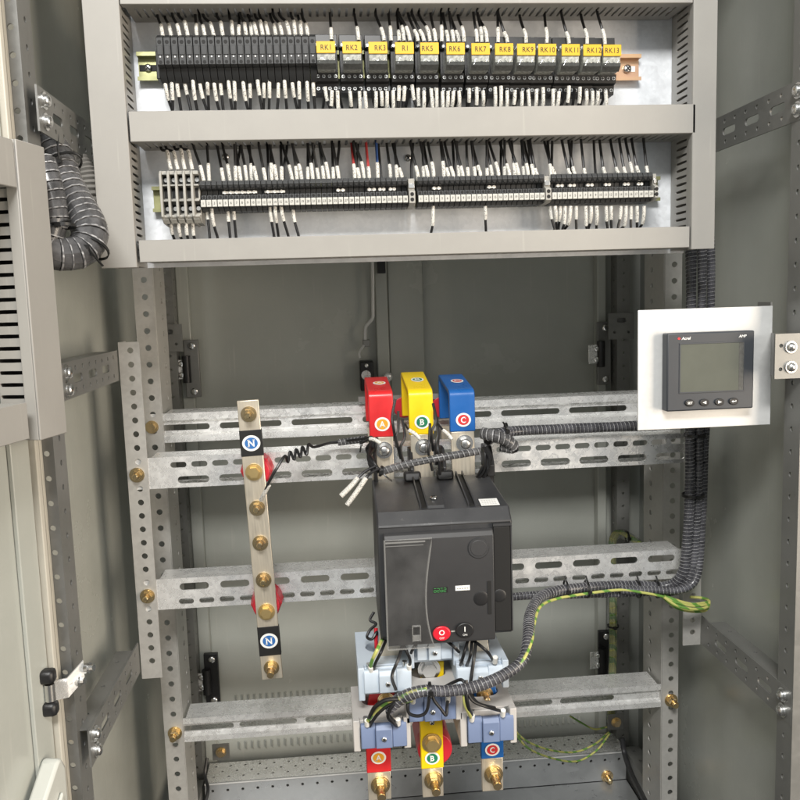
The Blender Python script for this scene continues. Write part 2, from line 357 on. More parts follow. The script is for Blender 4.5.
def bolt(parent, p, d, kind='stud', r=0.0065, m='brass', ln=0.012, name='bolt'):
    """hex bolt: washer, hex head or nut and a threaded stud, seen along d"""
    d = Vector(d).normalized(); u = d.orthogonal().normalized(); w = d.cross(u); p = Vector(p)
    b = MB(); b.cyl(p, p+d*0.0015, r*1.45, 20); b.cyl(p+d*0.0015, p+d*0.0027, r*1.25, 16)
    b.prism(hexa(r), p+d*0.0027, u, w, d, 0.0048)
    if kind == 'stud':
        q = p+d*0.0075
        b.cyl(q, q+d*ln, r*0.55, 12)
        for k in range(int(ln/0.0014)): b.cyl(q+d*(0.0014*k+0.0003), q+d*(0.0014*k+0.0009), r*0.62, 12)
        b.cyl(q+d*ln, q+d*(ln+0.001), r*0.55, 12, r*0.4)
    elif kind == 'double':
        q = p+d*0.0075
        b.prism(hexa(r*0.95), q+d*0.0004, w, u, -d, -0.0045) if False else b.prism(hexa(r*0.95), q+d*0.0004, u, w, d, 0.0045)
        b.cyl(q, q+d*ln, r*0.58, 12)
        for k in range(int(ln/0.0014)): b.cyl(q+d*(0.0014*k+0.0003), q+d*(0.0014*k+0.0009), r*0.66, 12)
    else:
        b.cyl(p+d*0.0075, p+d*0.0079, r*0.8, 16)
    return b.build(name, m, parent)
def screw_head(parent, p, d, r, m='screw', name='screw', slot=True):
    d = Vector(d).normalized(); u = d.orthogonal().normalized(); w = d.cross(u); p = Vector(p)
    b = MB(); b.cyl(p, p+d*r*0.35, r, 14); b.dome(p+d*r*0.35, d, r, r*0.35, 14, 3)
    s = b.build(name, m, parent)
    if not slot: return s
    c = MB(); k = r*0.75; h = r*0.68
    c.prism([(-k, -r*.13), (k, -r*.13), (k, r*.13), (-k, r*.13)], p+d*h, u, w, d, r*0.06)
    c.prism([(-r*.13, -k), (r*.13, -k), (r*.13, k), (-r*.13, k)], p+d*(h+r*0.012), u, w, d, r*0.06)
    c.build('screw_slot', 'void', s)
    return s
# ================================================================== CABINET
def A(px, py, Y): return at(px, py, Y)
gnd = MB(); gnd.box(-3, 3, -2, 4, -0.02, 0.0); gnd.build('ground', 'floor', kind='structure')
ZB = 0.36; ZT = 1.78                       # cabinet bottom and top
sh = thing('cabinet_shell', 'grey painted steel shell of the cabinet with roof, floor and two side panels', 'cabinet', (0.115, 1.15, ZB))
b = MB(); b.box(-0.318, -0.315, 0.855, 1.435, ZB, ZT); b.build('side_panel', 'paint', sh)
b = MB(); b.box(0.545, 0.548, 0.855, 1.435, ZB, ZT); b.build('side_panel', 'paint', sh)
b = MB(); b.box(-0.318, 0.548, 0.84, 1.435, ZT, ZT+0.003); b.build('unseen_roof_panel', 'paint', sh)  # unseen roof, added to keep light from above off the rear doors
b = MB(); b.box(-0.318, 0.548, 0.86, 1.435, ZB-0.006, ZB-0.003); b.build('floor_panel', 'floor', sh)
# rear doors
YR = 1.42
xs_l = A(198, 420, YR).x; xm = A(388, 320, YR).x; x_r = A(604, 330, YR).x
def louvres(par, px0, px1, n, pya, pyb):
    a = A((px0+px1)/2, pya, YR); z1 = a.z; z0 = A((px0+px1)/2, pyb, YR).z; b = MB()
    for i in range(n):
        x = A(px0+(px1-px0)*i/(n-1), pya, YR).x
        b.prism([(0, 0), (0.0035, 0.004), (0.004, 0)], (x, YR-0.0015, z0), X_, -Y_, Z_, z1-z0)
    b.build('louvre', 'pocket_lit_louvre', par)  # paler than the door paint: lit louvre edges put into the colour
x0 = A(376, 320, YR-0.02).x; x1 = A(424, 320, YR-0.012).x; xq = A(597, 330, YR-0.02).x
b = MB(); b.box(-0.3145, xm+0.0005, YR, YR+0.002, ZB, ZT); rd = b.build('rear_door', 'paint', sh, label='left rear door leaf with a bent lock rod and a black lock box')
b = MB(); b.box(x0, xm-0.0005, YR-0.02, YR-0.0005, ZB+0.02, ZT-0.02); b.build('edge_flange', 'paint', rd, bev=0.002)
b = MB(); b.box(xs_l-0.02, xs_l, YR-0.018, YR-0.0005, ZB+0.02, ZT-0.02); b.build('edge_flange', 'paint', rd, bev=0.002)
p = [A(371.5, 225, 1.39), A(372.5, 262, 1.39), A(373, 316, 1.39), A(372.2, 319, 1.39), A(366, 326, 1.39), A(365.2, 329, 1.39), A(365.2, 347, 1.39)]
b = MB(); b.tube(p, 0.0030, 8, 1, raw=True); b.build('lock_rod', 'bright', rd)
c = A(366, 343, 1.40); b = MB(); b.box(c.x-0.006, c.x+0.006, 1.385, 1.4, c.z-0.006, c.z+0.006); b.build('rod_guide', 'frame', rd, bev=0.001)
b = MB(); b.tube([A(364, 345, 1.385), A(359.5, 352, 1.385), A(360, 358, 1.385)], 0.002, 6, 4); b.build('rod_hook', 'bright', rd)
c0 = A(359.5, 361, 1.40); c1 = A(374, 390, 1.40)
b = MB(); b.box(c0.x, c1.x, 1.385, YR-0.0006, c1.z, c0.z); b.build('lock_box', 'black', rd, bev=0.002)
screw_head(rd, A(366.5, 365.5, 1.385), -Y_, 0.0035, slot=False); b = MB(); q = A(366, 375, 1.385); b.cyl(q, q-Y_*0.006, 0.008, 16); b.build('lock_barrel', 'galv', rd)
louvres(rd, 235, 352, 20, 691, 707); louvres(rd, 238, 350, 18, 737, 744)
b = MB(); b.box(xm+0.001, 0.5445, YR+0.0004, YR+0.0024, ZB, ZT); rd2 = b.build('rear_door', 'paint', sh, label='right rear door leaf, plain with a raised edge channel')
b = MB(); b.box(xm+0.0003, x1, YR-0.012, YR-0.0005, ZB+0.02, ZT-0.02); b.build('edge_channel', 'paint', rd2, bev=0.002)
b = MB(); b.box(xq, xq+0.016, YR-0.022, YR-0.0005, ZB+0.02, ZT-0.02); b.build('edge_flange', 'paint', rd2, bev=0.002)
louvres(rd2, 505, 588, 15, 681, 692); louvres(rd2, 518, 578, 12, 718, 724)
c = A(381, 266, 1.39); b = MB(); b.box(c.x-0.006, c.x+0.007, 1.385, 1.4, c.z-0.012, c.z+0.02); b.build('catch_block', 'black', rd, bev=0.001)
q = A(388, 377, 1.385); b = MB(); b.cyl(q+Y_*0.02, q, 0.008, 16); b.dome(q, -Y_, 0.008, 0.004, 16); b.build('lock_stud', 'galv', rd)
def hinge(par, px, pys, blackpart):
    YH = 1.385; a = A(px, pys[0], YH); z = A(px, pys[1], YH); x = a.x; m = (a.z+z.z)/2
    b = MB(); b.box(x-0.012, x+0.012, YH+0.004, YH+0.012, z.z, a.z); b.build('hinge_plate', 'black' if blackpart else 'frame', par, bev=0.001)
    b = MB(); b.cyl((x-0.008, YH-0.002, m-0.022), (x-0.008, YH-0.002, m+0.022), 0.007, 14); b.build('hinge_knuckle', 'black', par)
    b = MB(); b.box(x-0.03, x-0.008, YH-0.003, YH, m-0.016, m+0.016); b.build('hinge_arm', 'galv', par, bev=0.001)
    for zz in (a.z-0.010, z.z+0.010): screw_head(par, (x+0.002, YH+0.004, zz), -Y_, 0.006, slot=False)
    for zz in (m-0.009, m+0.009): screw_head(par, (x-0.016, YH-0.003, zz), -Y_, 0.005, slot=False)
hinge(rd, 190, (340, 398), False); hinge(rd, 210, (655, 707), True); hinge(rd2, 605, (322, 385), False); hinge(rd2, 606, (632, 686), True)
# uprights -----------------------------------------------------------------
XLU = -0.277; XRU = 0.4995
def lin(a, b, p): n = max(1, int((b-a)/p)); return [a+(i+0.5)*(b-a)/n for i in range(n)]
def upright(nm, x_edge, sgn, y0, y1, wid, hole, pitch, lab, m='frame', z0=ZB, z1=ZT, facerows=1, flangerows=1, org=None):
    b = MB()
    us = lin(0, z1-z0, pitch)
    b.perf((x_edge, y0, z0), Z_, X_*(-sgn), Y_, 0, z1-z0, 0, wid, [(wid*(k+1)/(facerows+1), us, hole, hole) for k in range(facerows)], 0.002)
    d = y1-y0-0.0021
    us2 = [u+pitch*0.5 for u in us[:-1]]
    b.perf((x_edge, y0+0.0021, z0), Z_, Y_, X_*(-sgn), 0, z1-z0, 0, d, [(d*(k+1)/(flangerows+1), us2, hole, hole) for k in range(flangerows)], 0.002)
    return b.build(nm, m, sh, label=lab)
# sgn = +1: the flange is on the side facing +x (left-hand posts)
fl = upright('front_upright', XLU, 1, 0.84, 0.877, 0.0145, 0.006, 0.025, 'perforated dark steel front upright at the left, beside the cream door seal')
fr = upright('front_upright', XRU, -1, 0.84, 0.872, 0.040, 0.006, 0.025, 'perforated dark steel front upright at the right edge beside the meter')
xr = A(173, 300, 1.37).x
rl = upright('rear_upright', xr, 1, 1.37, 1.40, 0.020, 0.0042, 0.022, 'thin perforated rear corner upright at the left rear door', 'frame')
xr2 = A(617, 300, 1.37).x
rr = upright('rear_upright', xr2, -1, 1.37, 1.40, 0.022, 0.0042, 0.022, 'thin perforated rear corner upright at the right, behind the earth cable', 'frame')
P1 = 1.07; P2 = 1.16
XA0, XA1, XB0, XB1 = -0.2642, -0.2380, 0.4735, 0.4985
def strip_post(nm, x0, x1, y, z0, z1, pitch, hole, lab, flange=None, m='post', org=None):
    t = thing(nm, lab, 'mounting post', ((x0+x1)/2, y, z0)); b = MB(); n = int((z1-z0)/pitch)
    us = [(z1-z0)-pitch*(i+0.6) for i in range(n)]
    b.perf((x0, y, z0), Z_, X_, Y_, 0, z1-z0, 0, x1-x0, [((x1-x0)*0.55, us, hole, hole)], 0.002); b.build('face_strip', m, t)
    if flange:
        xf, d = flange; b = MB(); us2 = [u-pitch*0.25 for u in us]
        b.perf((xf-0.001, y+0.0022, z0), Z_, Y_, X_, 0, z1-z0, 0, d, [(d*0.62, us2, hole*0.95, hole*1.3)], 0.002); b.build('side_flange', m, t)
    return t
p1l = strip_post('short_post', XA0, XA1, P1, at(155, 678, P1).z, at(130, 342, P1).z, 0.0178, 0.0078, 'short perforated strip bolted to the left ends of the two slotted middle rails', (XA0+0.001, 0.03))
p1r = strip_post('short_post', XB0, XB1, P1, at(693, 645, P1).z, at(690, 330, P1).z, 0.0178, 0.0078, 'short perforated strip behind the vertical cable bundles on the right', (XB1-0.001, 0.03))
p2l = strip_post('long_post', -0.2607, -0.2345, P2, ZB, ZT-0.02, 0.0230, 0.0082, 'full height perforated grey post behind the left short strip', (-0.2345, 0.074))
p2r = strip_post('long_post', 0.4815, 0.5065, P2, ZB, ZT-0.02, 0.0230, 0.0082, 'full height perforated grey post at the right of the cabinet interior', (0.4815, 0.072))
# side brackets ---------------------------------------------------------------
def bracket(X, sgn, pf, pr, zh, lab, flange=True, y0=0.842, y1=1.069, big=0.005):
    """pf, pr: pixels of the top edge at the front and rear ends"""
    z1 = at(pf[0], pf[1], y0).z if X is None else (onx(pf[0], pf[1], X).z+onx(pr[0], pr[1], X).z)/2
    z0 = z1-zh; L = y1-y0
    t = thing('side_bracket', lab, 'bracket', (X, (y0+y1)/2, z0)); b = MB()
    us = lin(0.01, L-0.01, 0.025); us2 = lin(0.03, L-0.03, 0.05)
    b.perf((X, y0, z0), Y_, Z_, X_*(-sgn), 0, L, 0, zh, [(zh*0.2, us, big, big), (zh*0.5, us2, 0.032, 0.009), (zh*0.8, [u+0.002 for u in us], big, big)], 0.002)
    b.build('web', 'frame', t)
    if flange:
        b = MB(); o = Vector((X-sgn*0.0022, y0+0.006, z1-0.002))
        b.perf(o, Y_, X_*(-sgn), Z_, 0, L-0.03, 0, 0.02, [(0.011, lin(0, L-0.03, 0.05), big, big)], 0.002); b.build('top_flange', 'frame', t)
    for zz in (z0+zh*0.27, z0+zh*0.73):
        o = Vector((X, y0+0.016, zz)); u = MB(); d = X_*sgn
        u.cyl(o, o+d*0.002, 0.0085, 16); u.cyl(o+d*0.002, o+d*0.0045, 0.0062, 14); u.dome(o+d*0.0045, d, 0.0062, 0.003); u.build('bolt', 'screw', t)
    return t
XBL, XBR = -0.2655, 0.4990
bracket(XBL, 1, (32, 89), (91, 118), 0.043, 'slotted steel side bracket at upper left above the hose bundle', False)
bracket(XBL, 1, (64, 370), (119, 344), 0.038, 'slotted steel side bracket at mid height left, joining upright and short strip')
bracket(XBL, 1, (88, 722), (142, 645), 0.040, 'slotted steel side bracket at lower left running back to the short strip foot')
bracket(XBR, -1, (800, 83), (719, 114), 0.041, 'slotted steel side bracket at upper right beside the grey duct', False)
bracket(XBR, -1, (779, 690), (705, 612), 0.040, 'slotted steel side bracket at lower right below the earth wire loop')
# cross rails -------------------------------------------------------------------
RX0, RX1 = -0.2635, 0.498
def flat_rail(z1, z0, rows, lab, y=P1+0.0024, x0=RX0, x1=RX1, fl=0.04):
    t = thing('cross_rail', lab, 'rail', ((x0+x1)/2, y, z0)); b = MB()
    b.perf((x0, y, z0), X_, Z_, Y_, 0, x1-x0, 0, z1-z0, [(v, [u-x0 for u in us], w, h) for v, us, w, h in rows], 0.002, m=12); b.build('web', 'galv', t)
    b = MB(); b.box(x0+0.03, x1-0.03, y+0.0021, y+fl, z1-0.002, z1); b.build('flange', 'galv', t)
    b = MB(); b.box(x0+0.03, x1-0.03, y+0.0021, y+fl, z0, z0+0.002); b.build('flange', 'galv', t)
    return t
def rng(a, b, p): n = int((b-a)/p+0.5); return [a+i*p for i in range(n+1)]
z1, z0 = CZ-0.1925, CZ-0.2332
xa = at(178, 465, P1).x; xb_ = at(190, 479, P1).x
rail_2 = flat_rail(z1, z0, [(0.0100, rng(xb_+0.004, 0.43, 0.0530), 0.040, 0.0095), (0.0300, rng(xa, 0.46, 0.0266), 0.0205, 0.0075)], 'galvanised cross rail with two slot rows behind the top of the breaker')
z1, z0 = CZ-0.354, CZ-0.3952
xa = at(194, 588, P1).x; xb_ = at(186, 601, P1).x
rail_3 = flat_rail(z1, z0, [(0.0095, rng(xb_, 0.46, 0.0264), 0.0195, 0.0075), (0.0295, rng(xa, 0.44, 0.0527), 0.038, 0.0095)], 'galvanised cross rail with two slot rows behind the middle of the breaker')
def ribbed_rail(z1, z0, us, w, lab, y=P2+0.0024, x0=-0.2600, x1=0.506):
    t = thing('cross_rail', lab, 'rail', ((x0+x1)/2, y, z0)); h = z1-z0; a = h*0.24; c = h*0.72
    b = MB(); b.box(x0, x1, y, y+0.002, z1-a, z1); b.box(x0, x1, y, y+0.002, z0, z0+h*0.22)
    b.perf((x0, y+0.006, z0+h*0.22+0.0042), X_, Z_, Y_, 0, x1-x0, 0, h-a-h*0.22-0.0084, [((h-a-h*0.22-0.0084)*0.5, [u-x0 for u in us], w, 0.0085)], 0.002, m=12)
    for zz, s in ((z1-a, -1), (z0+h*0.22, 1)):
        b.add([(x0, y, zz), (x1, y, zz), (x1, y+0.006, zz+s*0.0042), (x0, y+0.006, zz+s*0.0042)], [(0, 1, 2, 3)])
    b.build('web', 'galv', t)
    b = MB(); b.box(x0+0.03, x1-0.03, y+0.0021, y+0.045, z1-0.002, z1); b.build('flange', 'galv', t)
    b = MB(); b.box(x0+0.03, x1-0.03, y+0.0021, y+0.045, z0, z0+0.002); b.build('flange', 'galv', t)
    return t
xa = at(250, 421, P2).x
rail_1 = ribbed_rail(CZ-0.1475, CZ-0.1885, [xa-0.1, xa]+[xa+0.1*i for i in range(1, 6)], 0.086, 'ribbed galvanised cross rail with one row of long slots behind the busbar tops')
xa = at(268, 727, P2).x
rail_4 = ribbed_rail(CZ-0.594, CZ-0.630, [xa-0.096+0.004, xa]+[xa+0.096*i for i in range(1, 6)], 0.084, 'ribbed galvanised cross rail, lowest, behind the current transformers')
# bolts in the rail ends
bolt(rail_1, at(152, 427, P2), -Y_, 'head', 0.0062); bolt(rail_2, at(137, 475, P1), -Y_, 'stud', 0.0066, ln=0.006); bolt(rail_3, at(147.5, 596, P1), -Y_, 'stud', 0.0066, ln=0.006)
bolt(rail_4, at(175, 733, P2), -Y_, 'double', 0.0070, ln=0.012); bolt(rail_4, at(671, 700, P2), -Y_, 'double', 0.0070, ln=0.012)
bolt(rail_3, at(693, 571, P1), -Y_, 'head', 0.0062)
# floor sill --------------------------------------------------------------------
YS0, YS1 = 1.33, 1.39
zs = at(345, 773, YS0).z; xs0 = at(205, 790, YS0).x; xs1 = at(626, 757, YS0).x
t = thing('floor_sill', 'perforated steel sill across the cabinet floor below the rear doors', 'sill', ((xs0+xs1)/2, YS0, zs-0.05))
b = MB(); L = xs1-xs0
b.perf((xs0, YS0+0.0022, zs-0.002), X_, Y_, Z_, 0, L, 0, YS1-YS0, [(0.016, lin(0, L, 0.025), 0.0045, 0.0045), (0.032, [u+0.0125 for u in lin(0, L, 0.025)][:-1], 0.0045, 0.0045), (0.048, lin(0, L, 0.025), 0.0045, 0.0045)], 0.002, m=8); b.build('top_plate', 'galv', t)
b = MB(); b.perf((xs0, YS0, zs-0.052), X_, Z_, Y_, 0, L, 0, 0.052, [(0.038, lin(0, L, 0.025), 0.0048, 0.0048)], 0.002, m=8); b.build('front_lip', 'tray', t)
b = MB(); b.tube([(xs0, YS0-0.0005, zs-0.0012), ((xs0+xs1)/2, YS0-0.0005, zs-0.0012), (xs1, YS0-0.0005, zs-0.0012)], 0.0016, 8); b.build('bright_edge_line', 'bright', t)  # brighter tube drawn as a pale line along the sill's front edge
bolt(t, at(607, 776, YS0), -Y_, 'stud', 0.0075, ln=0.01)
t = thing('floor_tray', 'smooth blue grey steel tray in front of the floor sill', 'tray', ((xs0+xs1)/2, 1.27, zs-0.075))
b = MB(); b.box(xs0, xs1, 1.22, YS0-0.001, zs-0.056, zs-0.053); b.build('tray_plate', 'tray', t)
b = MB(); b.box(xs0, xs1, 1.217, 1.2195, zs-0.075, zs-0.053); b.build('front_lip', 'tray', t)
for sx, lab in ((xs1+0.006, 'perforated base rail running forward along the right cabinet foot'), (xs0-0.034, 'perforated base rail running forward along the left cabinet foot')):
    t = thing('base_rail', lab, 'rail', (sx+0.014, 1.1, zs-0.06)); b = MB()
    b.perf((sx, 0.90, zs-0.012), Y_, X_, Z_, 0, 0.46, 0, 0.028, [(0.014, lin(0, 0.46, 0.03), 0.006, 0.006)], 0.002, m=8); b.build('top_face', 'frame', t)
    b = MB(); b.box(sx, sx+0.002, 0.9, 1.36, zs-0.06, zs-0.0125); b.box(sx+0.026, sx+0.028, 0.9, 1.36, zs-0.06, zs-0.0125); b.build('side_face', 'frame', t)
# small fixing tab under the lowest rail, right
for px, py, lab in ((616, 722, 'small square steel tab below the right end of the lowest rail'), (221, 752, 'small square steel tab with a bolt below the left end of the lowest rail')):
    q = at(px, py, 1.30); t = thing('fixing_tab', lab, 'bracket', q); b = MB(); b.box(q.x-0.014, q.x+0.014, 1.30, 1.302, q.z-0.014, q.z+0.014); b.build('tab_plate', 'frame', t, bev=0.001)
    bolt(t, q, -Y_, 'head', 0.006)
# little welded plates on the rear uprights (upper hinge level)
for px, py, lab in ((170, 338, 'square steel plate on the left rear upright beside the hinge'), (622, 326, 'square steel plate on the right rear upright beside the hinge')):
    q = at(px, py, 1.365); t = thing('joint_plate', lab, 'plate', q); b = MB()
    b.perf((q.x-0.024, 1.362, q.z-0.022), X_, Z_, Y_, 0, 0.044, 0, 0.044, [(0.012, [0.01, 0.034], 0.005, 0.005), (0.032, [0.022], 0.016, 0.008)], 0.003); b.build('plate', 'frame', t)
# ================================================================== LEFT DOOR (open a little past square, built square and turned about its hinge)
XD = -0.2895; HY = 0.815; DA = math.radians(14)
HP = Vector((XD, HY, 0)); EU = Vector((-math.sin(DA), -math.cos(DA), 0)); EV = Vector((math.cos(DA), -math.sin(DA), 0))
ROT = (HP, -DA)
def ond(px, py, v):                          # pixel ray meets the door-parallel plane at height v above the door skin: gives square-door coordinates
    d = RX*((px-400)/F) + DX*((py-400)/F) + FX
    k = (HP.dot(EV)+v)/d.dot(EV); q = d*k
    return Vector((XD+v, HY-(q-HP).dot(EU), q.z+CZ))
b = MB(); b.box(XD-0.02, XD, 0.05, 0.813, ZB, ZT); dr = b.build('cabinet_door', 'paint', sh, bev=0.002, label='cream grey front door swung open at the left, with a cream seal along its edge')
b = MB(); b.box(XD+0.0004, XD+0.010, 0.8065, 0.8125, ZB+0.02, ZT-0.02); b.build('edge_fold', 'gasket', dr, bev=0.001)
b = MB(); b.box(XD+0.0004, XD+0.005, 0.776, 0.804, ZB+0.03, ZT-0.03); b.build('edge_channel', 'paint', dr, bev=0.001)
g = ond(62, 754, 0.02); pk = MB(); pk.prism([(0, -0.012), (0.006, 0), (0.012, 0), (0.30, -0.28), (0.33, -0.50), (0, -0.50)], (XD+0.0055, g.y, g.z), -Y_, Z_, X_, 0.018); pk.build('document_pocket', 'pocket_lit_louvre', dr, bev=0.006)
pk = MB(); pk.prism([(0.014, -0.030), (0.30, -0.308), (0.30, -0.5), (0.014, -0.5)], (XD+0.0238, g.y, g.z), -Y_, Z_, X_, 0.004); pk.build('pocket_front', 'pocket_lit_louvre', dr, bev=0.0015)
VC = 0.043
fa = ond(48, 150, VC); fb = ond(64, 436, VC); na = ond(19.5, 138, VC); nb_ = ond(37, 439, VC)
ya = (fa.y+fb.y)/2; yb = (na.y+nb_.y)/2; zt_ = (fa.z+na.z)/2; zb_ = (fb.z+nb_.z)/2; XC = XD+VC
g = 'grey ducts mounted on the open door'
t = thing('door_duct', 'upright grey slotted duct on the open door at the far left', 'cable duct', HP+EU*(HY-(ya+yb)/2)+EV*0.02+Z_*zb_, g)
b = MB(); b.box(XC-0.002, XC, yb, ya, zb_, zt_); b.box(XC-0.013, XC-0.0021, yb, yb+0.0015, zb_, zt_); b.box(XC-0.013, XC-0.0021, ya-0.0015, ya, zb_, zt_); b.box(XC-0.013, XC-0.0021, yb+0.0016, ya-0.0016, zt_-0.0015, zt_); b.build('cover', 'duct', t, bev=0.0012)
for yy in (yb+0.002, ya-0.004):
    b = MB(); us = lin(0.012, zt_-zb_-0.012, 0.0105)
    b.perf((XD+0.0055, yy, zb_), Z_, X_, Y_, 0, zt_-zb_, 0, VC-0.008, [((VC-0.008)*0.36, us, 0.0036, 0.024)], 0.002, m=8); b.build('slotted_wall', 'duct', t)
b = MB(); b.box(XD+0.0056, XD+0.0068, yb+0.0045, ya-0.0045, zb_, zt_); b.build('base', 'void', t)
zt2 = ond(10, 186, VC).z; zb2 = ond(10, 406, VC).z; zb3 = ond(10, 445, VC).z
for (za, zc, lab) in ((zt2, zt_-0.001, 'flat grey duct crossing the top of the door duct frame'), (zb3, zb2, 'flat grey duct crossing the foot of the door duct frame')):
    t = thing('door_duct', lab, 'cable duct', HP+EU*(HY-yb+0.1)+EV*0.02+Z_*za, g)
    k = 0.0015 if za == zt2 else 0.014
    b = MB(); b.box(XC-0.0035, XC-0.0015, yb-0.4, yb-k, za, zc); b.build('cover', 'duct', t, bev=0.0008)
    b = MB(); b.box(XD+0.0056, XC-0.004, yb-0.4, yb-k, za+0.001, za+0.003); b.build('wall', 'duct', t)
    b = MB(); b.box(XD+0.0056, XC-0.004, yb-0.4, yb-k, zc-0.003, zc-0.001); b.build('wall', 'duct', t)
ROT = None
# seal on the frame beside the door
b = MB(); b.box(XLU-0.0145, XLU-0.0105, 0.8335, 0.8395, ZB+0.01, ZT-0.01); b.build('frame_seal', 'gasket', sh, bev=0.001)
# door hinge
h0 = at(50, 716, 0.795).z; h1 = at(50, 668, 0.795).z; hm = (h0+h1)/2; q = at(50, 692, 0.795)
for za, zc in ((h0, h0+0.016), (h1-0.016, h1)):
    b = MB(); b.box(q.x-0.0085, q.x+0.0065, 0.788, 0.802, za+0.001, zc-0.001); b.build('hinge_knuckle', 'black', dr, bev=0.004)
b = MB(); b.cyl((q.x, 0.795, h0+0.016), (q.x, 0.795, h1-0.016), 0.005, 14); b.build('hinge_pin', 'screw', dr)
a0 = Vector((q.x+0.004, 0.797, hm)); e1 = at(68, 688, 0.822); e2 = at(84, 670, 0.834)
b = MB(); w = Vector((0, 0, 0.010)); d = Vector((-0.001, 0.002, 0)); L3 = [a0, e1, e2]
vs = []
for s0 in L3: vs += [s0-w, s0+w, s0+w+d, s0-w+d]
fs = [(0, 3, 2, 1), (8, 9, 10, 11)]
for j in range(2): fs += [(j*4+k, j*4+(k+1) % 4, j*4+4+(k+1) % 4, j*4+4+k) for k in range(4)]
b.add(vs, fs); b.build('hinge_arm', 'galv', dr)
for px, py in ((77, 681), (86, 668)):
    q2 = at(px, py, 0.832); d = Vector((1, -0.3, 0.1)).normalized(); b = MB(); b.cyl(q2, q2+d*0.004, 0.0055, 12); b.cyl(q2+d*0.0041, q2+d*0.009, 0.0035, 10); b.build('hinge_bolt', 'screw', dr)
# ================================================================== UPPER DUCT FRAME AND TERMINALS
YC = 0.95; YP = 1.0145
xi0 = (at(118, 0, YC).x+at(137.7, 268, YC).x)/2; xi1 = (at(694.7, 10, YC).x+at(690.5, 240, YC).x)/2
zv0 = CZ+0.0435; zmt, zmb = CZ+0.2105, CZ+0.1782; zlt, zlb = CZ+0.0730, CZ+0.0488
ztb = at(400, 3.5, YC).z; ztt = ztb+0.04
pl = thing('mounting_plate', 'bright zinc mounting plate behind the terminal rows', 'plate', (0.11, YP+0.003, zv0))
b = MB(); b.box(-0.235, 0.445, YP+0.0005, YP+0.003, zv0+0.002, ztt); b.build('plate_sheet', 'plate', pl)
for px, py in ((225.5, 157), (408, 158)): screw_head(pl, at(px, py, YP), -Y_, 0.0042)
def duct(lab, x0, x1, z0, z1, horiz, walls, slotlen=0.030, pitch=0.0082, sw=0.0034):
    t = thing('cable_duct', lab, 'cable duct', ((x0+x1)/2, YC, z0), 'grey slotted ducts around the mounting plate')
    b = MB(); w = 0.0015
    b.box(x0, x1, YC, YC+w, z0, z1)
    if horiz: b.box(x0, x1, YC+w, YC+0.011, z0, z0+w); b.box(x0, x1, YC+w, YC+0.011, z1-w, z1)
    else: b.box(x0, x0+w, YC+w, YC+0.011, z0, z1); b.box(x1-w, x1, YC+w, YC+0.011, z0, z1)
    b.build('cover', 'duct', t, bev=0.0007)
    b = MB(); b.box(x0+0.002, x1-0.002, YP-0.002, YP, z0+0.002, z1-0.002); b.build('base', 'duct', t)
    d = YP-0.0022-(YC+0.0112)
    for s in walls:
        b = MB()
        if horiz:
            z = z0+0.0016 if s < 0 else z1-0.0036
            b.perf((x0+0.002, YC+0.0112, z), X_, Y_, Z_, 0, x1-x0-0.004, 0, d, [(d*0.44, lin(0.006, x1-x0-0.01, pitch), sw, slotlen)], 0.0018, m=4)
        else:
            x = x0+0.0016 if s < 0 else x1-0.0036
            b.perf((x, YC+0.0112, z0+0.002), Z_, Y_, X_, 0, z1-z0-0.004, 0, d, [(d*0.44, lin(0.006, z1-z0-0.01, pitch), sw, slotlen)], 0.0018, m=4)
        b.build('slotted_wall', 'duct', t)
    return t
duct('wide upright grey duct at the left of the mounting plate', -0.2465, xi0, zv0, ztt+0.1, False, (1, -1))
duct('upright grey duct at the right of the mounting plate above the cable bundle', xi1, 0.4538, zv0+0.003, ztt+0.1, False, (-1, 1))
duct('grey duct across the top edge above the relays', xi0+0.001, xi1-0.001, ztb, ztt, True, (-1, 1))
duct('grey duct across the middle between relays and terminals', -0.2058, 0.4292, zmb, zmt, True, (-1, 1))
duct('grey duct across the bottom under the terminal strips', -0.2045, 0.4235, zlb, zlt, True, (1, -1))
# DIN rails -----------------------------------------------------------------
def din(lab, px0, px1, pyc, hpx, m, extra=None):
    a = at(px0, pyc, 1.005); c_ = at(px1, pyc, 1.005); h = hpx/F*1.005; zc = at((px0+px1)/2, pyc, 1.005).z
    t = thing('din_rail', lab, 'rail', ((a.x+c_.x)/2, 1.005, zc-h/2)); b = MB()
    x0, x1 = a.x, c_.x
    pr = [(0, 0), (0, 0.001), (-0.0065, 0.001), (-0.0065, h*0.2), (-0.0055, h*0.2)]
    b.box(x0, x1, 1.0125, 1.0138, zc-h*0.36, zc+h*0.36)
    for s in (1, -1):
        za, zb = (zc+s*h*0.36, zc+s*h*0.36+s*0.001); b.box(x0, x1, 1.005, 1.0138, min(za, zb), max(za, zb))
        za, zb = (zc+s*h*0.36, zc+s*h*0.5); b.box(x0, x1, 1.0037, 1.0049, min(za, zb), max(za, zb))
    b.build('profile', m, t)
    return t, zc, x0, x1
t, zc1, dx0, dx1 = din('dark passivated mounting rail carrying the black fuse terminals and relays', 137, 600, 64.5, 26, 'dinrail')
q = at(148, 64, 1.012); screw_head(t, (q.x, 1.0124, zc1), -Y_, 0.0045)
b = MB(); b.box(q.x-0.010, q.x+0.010, 1.0119, 1.01245, zc1-0.0035, zc1+0.0035); b.build('slot', 'void', t)
t, zc1b, _, _ = din('copper tinted end of a mounting rail sticking out right of the last relay', 602, 641, 67.5, 25, 'dincopper')
q = at(627, 67, 1.012); b = MB(); b.box(q.x-0.004, q.x+0.010, 1.0119, 1.01245, zc1b-0.0032, zc1b+0.0032); b.build('slot', 'whiteprint', t); screw_head(t, (q.x, 1.0118, zc1b), -Y_, 0.005)
